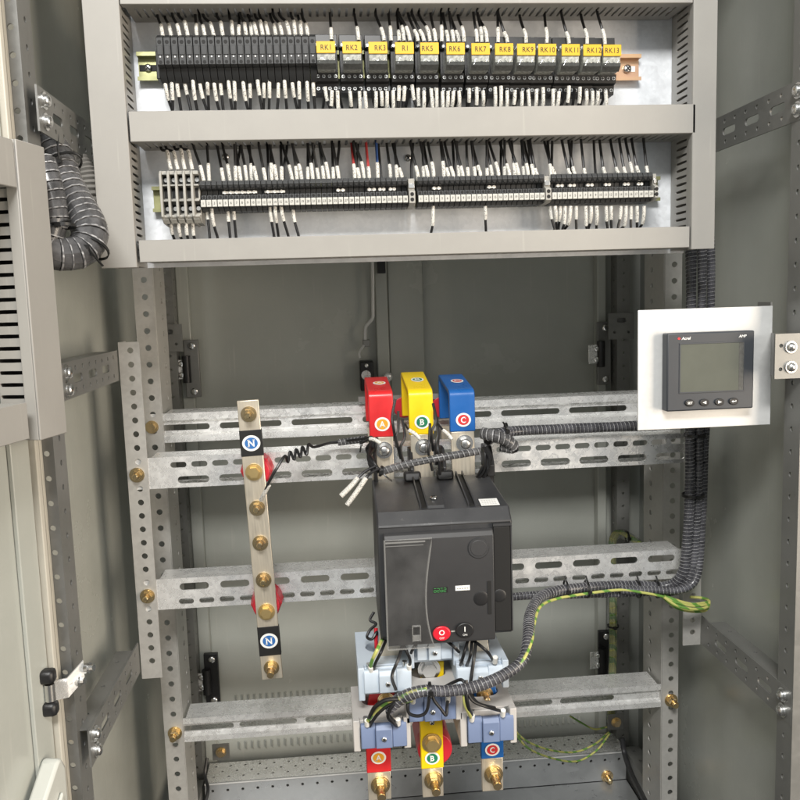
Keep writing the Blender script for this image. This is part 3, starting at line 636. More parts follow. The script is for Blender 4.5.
t, zc2, _, _ = din('olive passivated mounting rail carrying the terminal strips', 152, 660, 194, 24, 'dinrail')
# black fuse terminals -----------------------------------------------------------
YFU = 0.957
zft = at(235, 36, 0.97).z; zfb = at(235, 81.5, 0.97).z; H = zft-zfb
NF = 22; fx0 = xat(156.5, YFU, zft-H/2); fx1 = xat(316.5, YFU, zft-H/2); fw = (fx1-fx0)/NF
prof = [(1.004, 0), (0.975, 0), (0.9665, 0.16*H), (0.9645, 0.27*H), (YFU, 0.31*H), (YFU, 0.90*H), (0.962, 0.955*H), (0.966, H), (1.004, H)]
def fuse_unit():
    o = Vector((fx0+fw/2, YFU, zfb)); t = thing('fuse_terminal', '', 'terminal block', o, 'black fuse terminals on the upper rail')
    b = MB(); b.prism(prof, (fx0+0.0003, 0, zfb), Y_, Z_, X_, fw-0.0006); b.build('body', 'fuse', t, bev=0.0004)
    cx = fx0+fw/2
    b = MB(); b.cyl((cx, YFU-0.0002, zfb+0.80*H), (cx, YFU+0.001, zfb+0.80*H), 0.0021, 12); b.cyl((cx, YFU-0.0002, zfb+0.365*H), (cx, YFU+0.001, zfb+0.365*H), 0.0019, 12); b.build('screw_hole', 'void', t)
    b = MB(); b.box(cx-0.0007, cx+0.0007, YFU-0.0006, YFU+0.001, zfb+0.465*H, zfb+0.495*H); b.build('indicator', 'whiteprint', t)
    b = MB(); b.box(cx-fw*0.36, cx+fw*0.36, YFU-0.0008, YFU-0.00005, zfb+0.52*H, zfb+0.72*H); b.build('lever_pad', 'fuse', t, bev=0.0003)
    return t
f0 = fuse_unit(); f0['label'] = 'leftmost black fuse terminal block at the left rail end'
for i in range(1, NF):
    lab = '%s black fuse terminal block from the left on the top rail' % nth(i+1) if i < NF-1 else 'rightmost black fuse terminal block, next to the first yellow tagged relay'
    dup(f0, Vector(f0.location)+X_*(fw*i), lab)
t = thing('end_clamp', 'narrow black end clamp at the left of the fuse terminals', 'clamp', (fx0-0.004, 0.97, zfb+0.2*H)); b = MB(); b.box(fx0-0.0045, fx0-0.0004, 0.975, 1.003, zfb+0.1*H, zfb+0.72*H); b.build('clamp_body', 'fuse', t, bev=0.0008)
# relays -------------------------------------------------------------------------
TAGS = ['RK1', 'RK2', 'RK3', 'R1', 'RK5', 'RK6', 'RK7', 'RK8', 'RK9', 'RK10', 'RK11', 'RK12', 'RK13']
RPX = [326, 352, 378, 404.5, 429.5, 455.5, 480.5, 504, 526, 547, 570.5, 592, 612]
RTXT = [0, 0, 0.25, 0.05, -0.25, -0.1, 0, 0.1, 0.2, 0.05, 0.1, 0.2, -0.05]
YR1 = 0.952
zrt = zat(43, YR1, xat(460, YR1, CZ+0.28)); zrm = zat(53.3, YR1, xat(460, YR1, CZ+0.28)); zrb = zat(68.5, YR1+0.006, xat(460, YR1, CZ+0.28))
zst = zat(36, 0.985, 0.15); zsb = zat(93, 0.985, 0.15)
def relay(i, cx, hw, dz):
    zrt, zrm, zrb, zst, zsb = (z+dz for z in (ZRT, ZRM, ZRB, ZST, ZSB))
    t = thing('relay', 'relay with a yellow tag reading %s on a black socket' % TAGS[i], 'relay', (cx, YR1, zsb), 'yellow tagged relays on black sockets')
    hs = hw+0.0022
    b = MB(); sp = [(1.004, zsb), (0.984, zsb), (0.982, zsb+0.010), (0.976, zsb+0.0112), (0.974, zsb+0.021), (0.984, zrb-0.002), (0.984, zrt+0.002), (0.979, zrt+0.0035), (0.980, zst), (1.004, zst)]
    b.prism(sp, (cx-hs, 0, 0), Y_, Z_, X_, 2*hs); so = b.build('socket', 'black', t, bev=0.0005)
    for r, (yy, zz) in enumerate(((0.9838, zsb+0.005), (0.9753, zsb+0.0162))):
        for k in range(4):
            x = cx-hs+2*hs*(k+0.5)/4; o = Vector((x, yy-0.0012, zz)); bb = MB(); bb.cyl(o+Y_*0.0016, o, 0.0020, 10); s_ = bb.build('screw', 'screw', so)
            bb = MB(); bb.box(x-0.0015, x+0.0015, yy-0.0016, yy-0.0013, zz-0.0003, zz+0.0003); bb.box(x-0.0003, x+0.0003, yy-0.00165, yy-0.00131, zz-0.0015, zz+0.0015); bb.build('screw_slot', 'void', so)
    for k in range(4):
        x = cx-hs+2*hs*(k+0.5)/4; bb = MB(); bb.cyl((x, 0.978, zrt+0.006), (x, 0.981, zrt+0.006), 0.0017, 10); bb.build('screw', 'screw', so)
    b = MB(); b.prism([(0.983, zrb), (YR1+0.006, zrb), (YR1+0.0005, zrb+0.0045), (YR1, zrt), (0.983, zrt)], (cx-hw*0.92, 0, 0), Y_, Z_, X_, hw*1.84); rb = b.build('case', 'relaycase', t, bev=0.0008)
    b = MB(); zk = zrb*0.45+zrm*0.55; yk = YR1+0.0003; j = random.uniform(-0.0012, 0.0012)
    b.tube([(cx-hw*0.7, yk, zk-0.002+j), (cx-hw*0.45, yk, zk+0.0016-j), (cx-hw*0.1+j, yk, zk-0.0006), (cx+hw*0.1, yk, zk+0.0012+j), (cx+hw*0.45, yk, zk-0.0012), (cx+hw*0.72, yk, zk+0.0026)], 0.00045, 6, 5); b.build('case_highlight', 'screw', rb)  # bright squiggle laid on the clear case as a painted highlight
    b = MB(); b.prism([(YR1+0.0062, zrb-0.0005), (YR1+0.0002, zrb+0.004), (YR1-0.0003, zrb+0.0075), (YR1+0.0004, zrb+0.0075)], (cx-hw*0.93, 0, 0), Y_, Z_, X_, hw*1.86); b.build('case_foot', 'relaydark', rb)
    b = MB(); b.box(cx-hw*0.96, cx+hw*0.96, YR1-0.0016, YR1-0.0001, zrm, zrt+0.0015); tg = b.build('tag', 'yellowtag', t, bev=0.0004)
    b = MB(); b.text(TAGS[i], 0.0080, (cx+hw*RTXT[i]*0.9, YR1-0.0016, (zrm+zrt)/2+0.0005), X_, Z_, -Y_, sx=0.86, spacing=1.12); b.build('tag_text', 'ink', tg, flat=True)
    return t
ZRT, ZRM, ZRB, ZST, ZSB = zrt, zrm, zrb, zst, zsb
for i, px in enumerate(RPX): relay(i, xat(px, YR1, zrm), 0.0108, 0.0010-0.0056*(px-326)/286)
# terminal strips in the second row -------------------------------------------------
YT = 0.966
zref = lambda py: zat(py, YT, xat(300, YT, CZ+0.13))
zA, zB2 = zref(178.5), zref(208.5); HT = zA-zB2
tprof = [(1.004, 0), (0.978, 0), (0.976, 0.10*HT), (0.970, 0.12*HT), (0.9685, 0.36*HT), (0.974, 0.40*HT), (0.974, 0.53*HT), (0.981, 0.56*HT), (0.981, 0.70*HT), (0.972, 0.73*HT), (0.968, 0.86*HT), (0.971, HT), (1.004, HT)]
def term_proto(x0, w):
    t = thing('terminal', '', 'terminal block', (x0+w/2, YT, zB2)); cx = x0+w/2
    b = MB(); b.prism(tprof, (x0+0.0003, 0, zB2), Y_, Z_, X_, w-0.0006); b.build('body', 'terminal', t, bev=0.0003)
    b = MB(); b.cyl((cx, 0.9690, zB2+0.80*HT), (cx, 0.974, zB2+0.80*HT), 0.0017, 10); b.cyl((cx, 0.9735, zB2+0.465*HT), (cx, 0.977, zB2+0.465*HT), 0.0016, 10); b.build('screw_hole', 'void', t)
    b = MB(); b.box(x0+0.0004, x0+w-0.0004, YT, 0.9688, zB2+0.125*HT, zB2+0.355*HT); b.build('marker', 'marker', t, bev=0.0003)
    return t
banks = [(200, 408, 38, 'left'), (418, 545, 24, 'middle'), (552, 654, 20, 'right')]
TX = {}
for px0, px1, n, nm in banks:
    z = (zA+zB2)/2; x0 = xat(px0, YT, z); x1 = xat(px1, YT, z); w = (x1-x0)/n; pr0 = term_proto(x0, w); TX[nm] = (x0, w, n)
    for i in range(n):
        tt = pr0 if i == 0 else dup(pr0, Vector(pr0.location)+X_*(w*i))
        tt['label'] = '%s thin black terminal from the left end of the %s terminal strip' % (nth(i+1), nm); tt['group'] = 'thin black terminals of the %s strip' % nm
    for i in range(n):
        tt = [o for o in C.objects if o.get('label') == '%s thin black terminal from the left end of the %s terminal strip' % (nth(i+1), nm)][0]
        mk = [c for c in tt.children if c.name.startswith('marker')][0]
        bb = MB(); bb.text(str(i+1), 0.0040, (x0+w*(i+0.5), YT, zB2+0.24*HT), X_, Z_, -Y_, sx=0.8, lift=0.0002); bb.build('marker_number', 'ink', mk, flat=True)
    for k, (a, c) in enumerate(((px0-0.6, px0),)):
        pass
for px0, px1, lab in ((408.6, 415.5, 'grey end stop between the left and middle terminal strips'), (545.4, 551.6, 'grey end stop between the middle and right terminal strips'), (654.5, 658.5, 'narrow grey end stop at the right tip of the right terminal strip')):
    x0 = xat(px0, YT, (zA+zB2)/2); x1 = xat(px1, YT, (zA+zB2)/2)
    t = thing('end_stop', lab, 'end stop', ((x0+x1)/2, YT, zB2)); b = MB()
    b.prism([(1.004, 0), (0.974, 0.02*HT), (0.9655, 0.1*HT), (0.9655, 0.5*HT), (0.972, 0.58*HT), (0.972, 0.95*HT), (1.004, HT)], (x0+0.0004, 0, zB2), Y_, Z_, X_, x1-x0-0.0008); b.build('stop_body', 'greyterm', t, bev=0.0005)
    cx = (x0+x1)/2
    for q in (0.22, 0.40): b = MB(); b.cyl((cx, 0.9652, zB2+q*HT), (cx, 0.968, zB2+q*HT), 0.0022, 12); b.build('screw_hole', 'void', t)
    b = MB(); b.box(x0+0.0006, x1-0.0006, 0.970, 0.9718, zB2+0.62*HT, zB2+0.78*HT); b.build('latch', 'screw', t, bev=0.0003)
zj = zB2+0.63*HT
JP = [(222, 257), (264.5, 285), (336, 345), (367, 376), (378, 385.5), (388.5, 396), (432, 441), (487, 496), (556, 564), (568, 576), (586, 594), (604, 611), (623, 630), (637, 643)]
for k, (a, c) in enumerate(JP):
    x0 = xat(a, 0.977, zj); x1 = xat(c, 0.977, zj); t = thing('jumper_bar', '%s white jumper bar from the left in the terminal strips' % nth(k+1), 'jumper', ((x0+x1)/2, 0.977, zj-0.002), 'white jumper bars on the terminal strips')
    b = MB(); b.box(x0, x1, 0.9775, 0.9808, zj-0.0014, zj+0.0014); b.build('bar', 'white', t, bev=0.0004)
    b = MB(); n = max(2, int((x1-x0)/0.0062))
    for i in range(n): xx = x0+(x1-x0)*(i+0.5)/n; b.cyl((xx, 0.9765, zj), (xx, 0.9776, zj), 0.0019, 10)
    b.build('screw', 'white', t)
# wide grey terminals
g0 = zref(167.5); g1 = zref(221.5); HG = g0-g1; gx0 = xat(160.5, YT, (g0+g1)/2); gx1 = xat(199.3, YT, (g0+g1)/2); gw = (gx1-gx0)/5
def grey_term():
    t = thing('wide_terminal', '', 'terminal block', (gx0+gw/2, YT, g1), 'wide grey terminals at the left of the second row'); x0 = gx0
    wl_ = gw*0.30
    pf = [(1.004, 0), (0.974, 0.03*HG), (0.9655, 0.10*HG), (0.962, 0.14*HG), (0.962, 0.92*HG), (0.966, 0.985*HG), (1.004, HG)]
    b = MB(); b.prism(pf, (x0+0.0003, 0, g1), Y_, Z_, X_, wl_)
    pf2 = [(1.004, 0.02*HG), (0.978, 0.04*HG), (0.9665, 0.11*HG), (0.965, 0.14*HG), (0.965, 0.175*HG), (0.976, 0.18*HG), (0.976, 0.42*HG), (0.9665, 0.425*HG), (0.9665, 0.46*HG), (0.974, 0.465*HG), (0.974, 0.70*HG), (0.966, 0.705*HG), (0.966, 0.735*HG), (0.976, 0.74*HG), (0.976, 0.91*HG), (0.966, 0.915*HG), (0.966, 0.98*HG), (1.004, 0.985*HG)]
    b.prism(pf2, (x0+0.0003+wl_, 0, g1), Y_, Z_, X_, gw-wl_-0.0006); b.build('body', 'greyterm', t, bev=0.0003)
    cx = x0+0.0003+wl_+(gw-wl_)/2
    for q in (0.30, 0.83):
        b = MB(); b.box(x0+wl_+0.0006, x0+gw-0.0007, 0.9752, 0.9759, g1+(q-0.075)*HG, g1+(q+0.075)*HG); b.build('recess', 'void', t)
        o = Vector((cx, 0.9735, g1+q*HG)); bb = MB(); bb.cyl(o+Y_*0.0016, o, 0.0024, 10); bb.build('screw', 'screw', t)
    b = MB(); b.box(x0+wl_+0.0008, x0+gw*0.78, 0.9732, 0.9739, g1+0.5*HG, g1+0.68*HG); b.build('slot', 'void', t)
    b = MB(); b.box(x0+0.001, x0+gw-0.001, 0.9640, 0.9649, g1+0.105*HG, g1+0.155*HG) if False else b.prism([(0.9738, 0.035*HG), (0.9652, 0.098*HG), (0.9645, 0.092*HG), (0.9731, 0.029*HG)], (x0+0.001, 0, g1), Y_, Z_, X_, gw-0.002); b.build('marker', 'marker', t)
    return t
gt = grey_term()
for i in range(5):
    o = gt if i == 0 else dup(gt, Vector(gt.location)+X_*(gw*i))
    o['label'] = ['leftmost wide grey terminal', 'second wide grey terminal from the left', 'middle one of the five wide grey terminals', 'fourth wide grey terminal from the left', 'rightmost wide grey terminal'][i]+' in the second row'
# wires --------------------------------------------------------------------------
def wire(lab, grp, pts, split, r=0.0016, rs=0.00215, m='wire'):
    """pts run from the duct to the device; the white sleeve covers the last stretch from point `split` on"""
    b = MB(); b.tube(pts, r, 7, 4); o = b.build('wire', m, label=lab, cat='wire', group=grp)
    P = smooth_path(pts, 4)[split*4:]; P[0] = P[0]+(P[1]-P[0])*0.02
    b = MB(); b.tube(P, rs, 9, raw=True); b.build('sleeve', 'sleeve', o)
def wires(pxs, ydev, pyd, zduct, slen, up, place, grp, lean, Yd=0.975, jit=0.0034, colors={}):
    for k, px in enumerate(pxs):
        pyd_ = pyd(px) if callable(pyd) else pyd
        yd = Yd+random.uniform(-0.003, 0.003); ln = lean(px)+random.uniform(-jit, jit); s = 1 if up else -1
        xd = xat(px, yd, zat(pyd_, yd, 0.1)); zd = zat(pyd_, yd, xd); sl = slen*random.uniform(0.72, 1.15); tot = abs(zduct-zd)
        q = min(0.9, sl/max(tot, 1e-3)); ye = 0.987+random.uniform(-0.006, 0.006)
        pts = [Vector((xd+ln*1.12, ye, zduct+s*0.014)), Vector((xd+ln, ye-0.001, zduct-s*0.001)), Vector((xd+ln*(0.35+0.5*q*0), (yd*2+ye)/3, zd+s*sl)), Vector((xd+ln*0.15, yd, zd+s*sl*0.5)), Vector((xd, yd, zd-s*0.001))]
        wire('%s wire from the left %s, black with a white printed sleeve' % (nth(k+1), place) if k not in colors else 'thin %s wire %s, %s from the left' % (colors[k], place, nth(k+1)), grp, pts, 2, m='wire' if k not in colors else colors[k]+'wire')
U1 = [163, 171.5, 180, 188, 197, 205, 214, 223, 233, 239, 246.5, 252, 257, 263, 268.5, 276, 282.5, 290, 295.5, 301.5, 308, 331.5, 358.5, 384, 391, 399, 404, 410, 418, 424, 430, 435.5, 441.6, 448, 453.5, 459, 464, 477, 482, 487, 498, 507.5, 526, 546.6, 569, 587, 605]
fup = lambda px: 35.5 if px < 316 else 38.5+5*(px-326)/286
wires(U1, 0, fup, ztb, 0.0150, True, 'above the top row', 'wires from the top duct down to the upper row', lambda px: -0.004+0.004*math.sin(px*0.9)-0.003*(px < 320), Yd=0.974)
D1 = [165, 172, 177, 184.7, 193, 199.5, 207.6, 214, 220.5, 228.5, 234.6, 243, 250, 257.6, 264, 269.5, 278.5, 284.6, 292, 299, 307, 313, 325, 332, 337.5, 350, 359.5, 365, 376, 381.5, 387, 393, 399, 404.5, 412, 418, 424, 431, 436.5, 442.5, 448, 453.5, 459, 469, 476.5, 483, 495, 501, 507, 515, 522, 528, 536.4, 543, 553, 559, 569, 580, 586.5, 592.5, 598, 605.5]
fdn = lambda px: 81 if px < 316 else 84.5+8*abs(math.sin(px*1.7))
wires(D1, 0, fdn, zmt, 0.0185, False, 'below the top row', 'wires from the upper row down to the middle duct', lambda px: 0.001+0.003*math.sin(px*1.3), Yd=0.976)
G2 = [171, 178, 185, 192.5]
wires(G2, 0, 168.5, zmb, 0.0200, True, 'above the wide grey terminals', 'wires above the wide grey terminals', lambda px: -0.012, Yd=0.975, jit=0.001)
U2 = [204, 209.5, 223.7, 230.5, 236, 241, 247, 252, 257, 265.7, 272, 277, 282, 292.4, 297.2, 302.2, 308, 313, 319, 324, 329, 333.5, 339, 355, 359.5, 364.6, 369.5, 378, 391, 397, 402.5, 418.5, 423.5, 428.5, 434, 444, 449, 454, 459, 463.5, 468, 475.5, 481, 487, 492.5, 499, 504.5, 510, 514.8, 519.4, 524, 528.6, 533.5, 537.5, 551, 555.5, 571, 575, 585.5, 605, 619, 626, 632.5, 639, 648]
wires(U2, 0, 180, zmb, 0.0185, True, 'above the thin terminal strips', 'wires from the middle duct down to the terminal strips', lambda px: -0.0045+0.003*math.sin(px*0.7), Yd=0.976, colors={23: 'red', 26: 'red', 27: 'blue'})
D2 = [207, 211.5, 227.5, 233.5, 270, 275, 281, 292.4, 433, 485, 550, 555, 560, 565, 570.5, 576, 585.5, 591, 596.5, 606, 611, 621, 626, 631, 637, 644]
wires(D2, 0, 207, zlt, 0.0190, False, 'below the thin terminal strips', 'wires from the terminal strips down to the bottom duct', lambda px: 0.001+0.003*math.sin(px*1.1), Yd=0.978)
wires([171, 178.5, 186, 192.5], 0, 220, zlt, 0.020, False, 'below the wide grey terminals', 'wires below the wide grey terminals', lambda px: 0.001, Yd=0.978, jit=0.001)

def bare(px, yd_px, zduct, s, Y, lab, grp):
    x = xat(px, Y, zat(yd_px, Y, 0.1)); zd = zat(yd_px, Y, x); k = random.uniform(-0.006, 0.006)
    b = MB(); b.tube([(x, Y, zd-s*0.001), (x+k*0.2, Y+0.005, zd+(zduct-zd)*0.4), (x+k, Y+0.012, zduct-s*0.002), (x+k*1.2, Y+0.012, zduct+s*0.012)], 0.0016, 7, 4)
    b.build('wire', 'wire', label=lab, cat='wire', group=grp)
for i in range(30):
    px = 322+i*9.7+random.uniform(-2, 2); bare(px, 88+random.uniform(0, 5), zmt, -1, 0.981, '%s bare black wire from the left dropping behind the white sleeves under the relays' % nth(i+1), 'bare black wires under the relays')
for i in range(16):
    px = 240+i*24+random.uniform(-5, 5); bare(px, 180, zmb, 1, 0.980, '%s bare black wire from the left among the sleeved ones above the terminal strips' % nth(i+1), 'bare black wires above the terminal strips')
# ================================================================== EMBLEMS
def letter(b, ch, h, O, U, V, N, lift):
    b.text(ch, h*1.30, O, U, V, N, lift, bold=0.025)
    def bar(x, y, w, t=0.12): b.add([O+U*((x-w/2)*h)+V*((y-t/2)*h)+N*lift, O+U*((x+w/2)*h)+V*((y-t/2)*h)+N*lift, O+U*((x+w/2)*h)+V*((y+t/2)*h)+N*lift, O+U*((x-w/2)*h)+V*((y+t/2)*h)+N*lift], [(0, 1, 2, 3)])
    if ch == 'A': bar(-.38, -.44, .34); bar(.38, -.44, .34)
    if ch == 'B': bar(-.32, .44, .26); bar(-.32, -.44, .26)
    if ch == 'N': bar(-.38, .44, .32); bar(-.38, -.44, .32); bar(.38, .44, .32)
    if ch == 'C': bar(.34, .30, .12, .3); bar(.34, -.30, .12, .2)
def emblem(par, ch, disc, O, U, V, N, rx, ry, lift=0.0004, k=0.72):
    O = Vector(O); b = MB(); b.prism(ell(rx, ry), O+N*lift, U, V, N, 0.0003); e = b.build('emblem', 'ring', par)
    b = MB(); b.prism(ell(rx*k, ry*k), O+N*(lift+0.00035), U, V, N, 0.0002); b.build('emblem_disc', disc, e)
    b = MB(); letter(b, ch, ry*0.92, O, U*min(1.0, ry/rx*1.05), V, N, lift+0.0007); b.build('emblem_letter', 'ring', e, flat=True)
# ================================================================== NEUTRAL BUSBAR
YN = 1.030; xn0, xn1 = -0.1165, -0.0900; zn1, zn0 = CZ-0.1185, CZ-0.4815
nb = thing('neutral_busbar', 'upright tinned neutral busbar with two black bands bearing a blue N', 'busbar', ((xn0+xn1)/2, YN, zn1), None)
b = MB(); b.box(xn0, xn1, YN, YN+0.006, zn0, zn1); b.build('bar', 'tinned', nb, bev=0.0008)
zn = lambda py: zat(py, YN, (xn0+xn1)/2+0.004)
xc = (xn0+xn1)/2
for a, c, e in ((430, 456, 443), (627, 656, 641)):
    b = MB(); b.box(xn0-0.0006, xn1+0.0006, YN-0.0007, YN+0.0067, zn(c), zn(a)); bd = b.build('black_band', 'blackband', nb, bev=0.0005)
    emblem(nb, 'N', 'bluest', (xc, YN-0.0007, zn(e)), X_, Z_, -Y_, 0.0112, 0.0100)
for py, k, ln in ((414, 'stud', 0.011), (472, 'head', 0), (508, 'stud', 0.006), (543, 'stud', 0.006), (580, 'stud', 0.006), (612, 'head', 0), (668, 'double', 0.016)):
    bolt(nb, (xc, YN-0.0002, zn(py)), -Y_, k, 0.0068 if k != 'head' else 0.0074, 'brass' if k != 'head' else 'brassflat', ln)
nb.rotation_euler = (0, math.radians(-2.0), 0)
for py, px, lab in ((469, 257, 'red post insulator holding the upper part of the neutral busbar'), (601, 267, 'red post insulator holding the lower part of the neutral busbar')):
    q = at(px, py, 1.055); t = thing('insulator', lab, 'insulator', (q.x, 1.0745, q.z)); b = MB()
    b.cyl((q.x, 1.0740, q.z), (q.x, 1.066, q.z), 0.0195, 24, 0.0185); b.cyl((q.x, 1.066, q.z), (q.x, 1.0445, q.z), 0.0215, 8, 0.020); b.cyl((q.x, 1.0445, q.z), (q.x, 1.0375, q.z), 0.0185, 24, 0.017); b.build('insulator_body', 'insulator', t, bev=0.001)
# ================================================================== BREAKER
BX0, BX1 = 0.0458, 0.2025; YBF = 0.9235; YB0 = 1.040; zr, zf = at(430, 476, 1.04).z, CZ-0.2445
zbot = at(376, 643, YBF).z; zbv = at(400, 527, YBF-0.002).z
br = thing('circuit_breaker', 'black moulded circuit breaker with red and black push buttons and a clear window', 'circuit breaker', ((BX0+BX1)/2, YBF, zbot))
bp = [(YB0-0.001, zbot+0.006), (YBF+0.006, zbot), (YBF, zbot+0.006), (YBF, zbv), (YBF+0.013, zf), (YB0-0.001, zr)]
b = MB(); b.prism(bp, (BX0, 0, 0), Y_, Z_, X_, BX1-BX0)
for v in b.v:
    k = max(0, (v.y-YBF-0.02)/(YB0-YBF-0.02)); v.x += (0.0012 if v.x < 0.1 else -0.0050)*k
body = b.build('body', 'breaker', br, bev=0.0022)
fzt = at(400, 535, 0.914).z; YF2 = 0.9140
fx = lambda px, py=590: at(px, py, YF2).x
fz = lambda py: at(440, py, YF2).z
x0, x1 = fx(384.5, 560), fx(494.5, 580)
b = MB(); b.prism([(YBF-0.0003, fz(644)), (YF2+0.002, fz(644)), (YF2, fz(641)), (YF2, fz(538)), (YF2+0.004, fz(533.5)), (YBF-0.0003, fz(532.5))], (x0, 0, 0), Y_, Z_, X_, x1-x0); face = b.build('front_cover', 'breaker_face', br, bev=0.0012)
x2 = fx(512, 580)
b = MB(); b.box(x1+0.0006, x2, YBF-0.0045, YBF-0.0003, fz(637), fz(531)); b.build('side_recess', 'void', br, bev=0.001)
b = MB(); b.box(x1+0.0004, x2+0.0008, YBF-0.0050, YBF-0.0003, fz(530.5), fz(528)); b.box(x2+0.0002, x2+0.0016, YBF-0.0050, YBF-0.0003, fz(637), fz(531)); b.build('recess_rim', 'breaker', br)
b = MB(); b.box(BX0+0.0025, BX1-0.008, YB0-0.0005, 1.0735, zbot+0.01, zr-0.030); b.build('terminal_base', 'breaker', br, bev=0.001)
# top ridges, screw, sticker
def topz(y): return zf+(zr-zf)*(y-(YBF+0.013))/(YB0-YBF-0.013)
for px in (424, 472):
    xa_ = at(px, 512, YBF+0.016).x
    b = MB()
    for dx in (-0.0045, 0.0035):
        b.prism([(0.938, topz(0.938)-0.001), (1.038, topz(1.038)-0.001), (1.038, topz(1.038)+0.006), (0.946, topz(0.946)+0.0035)], (xa_+dx, 0, 0), Y_, Z_, X_, 0.0022)
    b.build('top_rib', 'breaker', br, bev=0.0006)
    b = MB(); b.prism([(0.940, topz(0.940)+0.0003), (1.038, topz(1.038)+0.0003), (1.038, topz(1.038)+0.0013), (0.940, topz(0.940)+0.0013)], (xa_-0.0021, 0, 0), Y_, Z_, X_, 0.0052); b.build('groove', 'void', br)
b = MB(); q = onz(436, 506, zf+0.004); b.prism([(0.939, zf-0.001), (0.972, topz(0.972)-0.001), (0.972, topz(0.972)+0.0035), (0.943, zf+0.0035)], (q.x-0.010, 0, 0), Y_, Z_, X_, 0.021); pad = b.build('top_pad', 'breaker', br, bev=0.001)
screw_head(br, (q.x, 0.960, topz(0.960)+0.0036), Z_, 0.0042)
q = onz(489, 502, zf+0.003); b = MB(); b.prism([(-0.011, -0.0095), (0.011, -0.0095), (0.011, 0.0095), (-0.011, 0.0095)], (q.x, q.y, topz(q.y)+0.0012), X_, Vector((0, 1, (zr-zf)/(YB0-YBF-0.013))).normalized(), Z_, 0.0004)
stk = b.build('sticker', 'ring', br)
b = MB()
for k in range(4):
    for j in range(6):
        if random.random() < 0.8: b.box(q.x-0.009+j*0.003, q.x-0.009+j*0.003+0.0021, q.y-0.0065+k*0.0035, q.y-0.0060+k*0.0035, topz(q.y-0.0065+k*0.0035)+0.0017, topz(q.y-0.0065+k*0.0035)+0.0019)
b.build('sticker_print', 'greyterm', stk)
# seam lines on the bevel
b = MB(); b.box(BX0+0.002, BX1-0.002, YBF-0.0002, YBF+0.001, zbv-0.0016, zbv-0.0008); b.build('seam', 'void', br)
# clear window with a curved right edge, over a printed panel
wz0, wz1 = fz(645.5), fz(537); wp = []
for i in range(15):
    u = i/14; zz = wz0+(wz1-wz0)*u; px = 432.5-7*math.sin(math.pi*min(1, u*1.05))**0.9 if False else 433-8.5*math.sin(math.pi*(u**0.8))*0.9
    wp.append((fx(px, 590), zz))
wl0 = fx(385.8, 590)
poly = [(wl0, wz0)]+wp+[(wl0, wz1)]
b = MB(); b.prism(poly, (0, YF2-0.0035, 0), X_, Z_, Y_, 0.0018); win = b.build('window_cover', 'clear', br, bev=0.0005)
b = MB(); pts = [Vector((p[0], YF2-0.0030, p[1])) for p in poly]; b.tube(pts+[pts[0]], 0.0011, 6, raw=True); b.build('window_rim', 'clearrim', win)
b = MB(); b.box(wl0+0.001, wp[10][0]-0.002, YF2-0.0048, YF2-0.0036, fz(540), fz(538.5)); b.box(wl0+0.001, wp[10][0]-0.004, YF2-0.0046, YF2-0.0036, fz(543), fz(542.5)); b.build('window_edge', 'clearrim', win)
xt, zt = fx(416, 630), fz(630)
b = MB(); b.box(xt-0.0050, xt-0.0040, YF2-0.008, YF2-0.0036, zt-0.0095, zt+0.0095); b.box(xt+0.0040, xt+0.0050, YF2-0.008, YF2-0.0036, zt-0.0095, zt+0.0095); b.box(xt-0.004, xt+0.004, YF2-0.008, YF2-0.0036, zt+0.0085, zt+0.0095); b.box(xt-0.004, xt+0.004, YF2-0.006, YF2-0.0036, zt-0.0095, zt-0.0022); b.build('window_latch', 'clearrim', win, bev=0.0004)
b = MB(); b.cyl((xt-0.0075, YF2-0.0004, zt), (xt-0.0075, YF2+0.001, zt), 0.0042, 18); b.box(xt-0.002, xt+0.002, YF2-0.0009, YF2, zt-0.0015, zt+0.003); b.build('latch_hole', 'void', face)
# round embossed plate (plain), print, slot and recessed dish drawn as low black domes
c = Vector((fx(478.5, 550), YF2, fz(550))); b = MB(); b.cyl(c, c-Y_*0.0012, 0.0126, 36, 0.0118); b.build('round_boss', 'breaker', face)
b = MB(); b.cyl(c-Y_*0.0010, c-Y_*0.0017, 0.0098, 36, 0.0090); b.build('boss_centre', 'breaker_face', face)
q = Vector((fx(440.5, 590), YF2, fz(590))); b = MB(); b.add([q+Vector((-0.0085, -0.0003, -0.0033)), q+Vector((0.0085, -0.0003, -0.0033)), q+Vector((0.0085, -0.0003, 0.0033)), q+Vector((-0.0085, -0.0003, 0.0033))], [(0, 1, 2, 3)]); dk = b.build('display', 'void', br)
b = MB()
for k, xx in enumerate((-0.0064, -0.0026, 0.0012, 0.0050)):
    for (u0, v0, u1, v1) in ((-.0014, -.0025, .0014, -.0019), (-.0014, -.0003, .0014, .0003), (-.0014, .0019, .0014, .0025), (-.0016, -.0022, -.0011, .0001), (.0011, .0001, .0016, .0022) if k % 2 else (.0011, -.0022, .0016, .0001)):
        b.add([q+Vector((xx+u0, -0.0006, v0)), q+Vector((xx+u1, -0.0006, v0)), q+Vector((xx+u1, -0.0006, v1)), q+Vector((xx+u0, -0.0006, v1))], [(0, 1, 2, 3)])
b.build('display_print', 'greenprint', dk)
q = Vector((fx(462.6, 589), YF2, fz(589.2))); b = MB(); b.box(q.x-0.0084, q.x+0.0084, YF2-0.0005, YF2-0.0001, q.z-0.0029, q.z+0.0029); s_ = b.build('indicator_flag', 'ring', br)
b = MB()
for k in range(5): b.box(q.x-0.0068+k*0.0029, q.x-0.0068+k*0.0029+0.0018, YF2-0.0009, YF2-0.0006, q.z-0.0009, q.z+0.0003)
b.build('flag_print', 'greyterm', s_)
q = Vector((fx(489.5, 600), YF2, fz(600)))
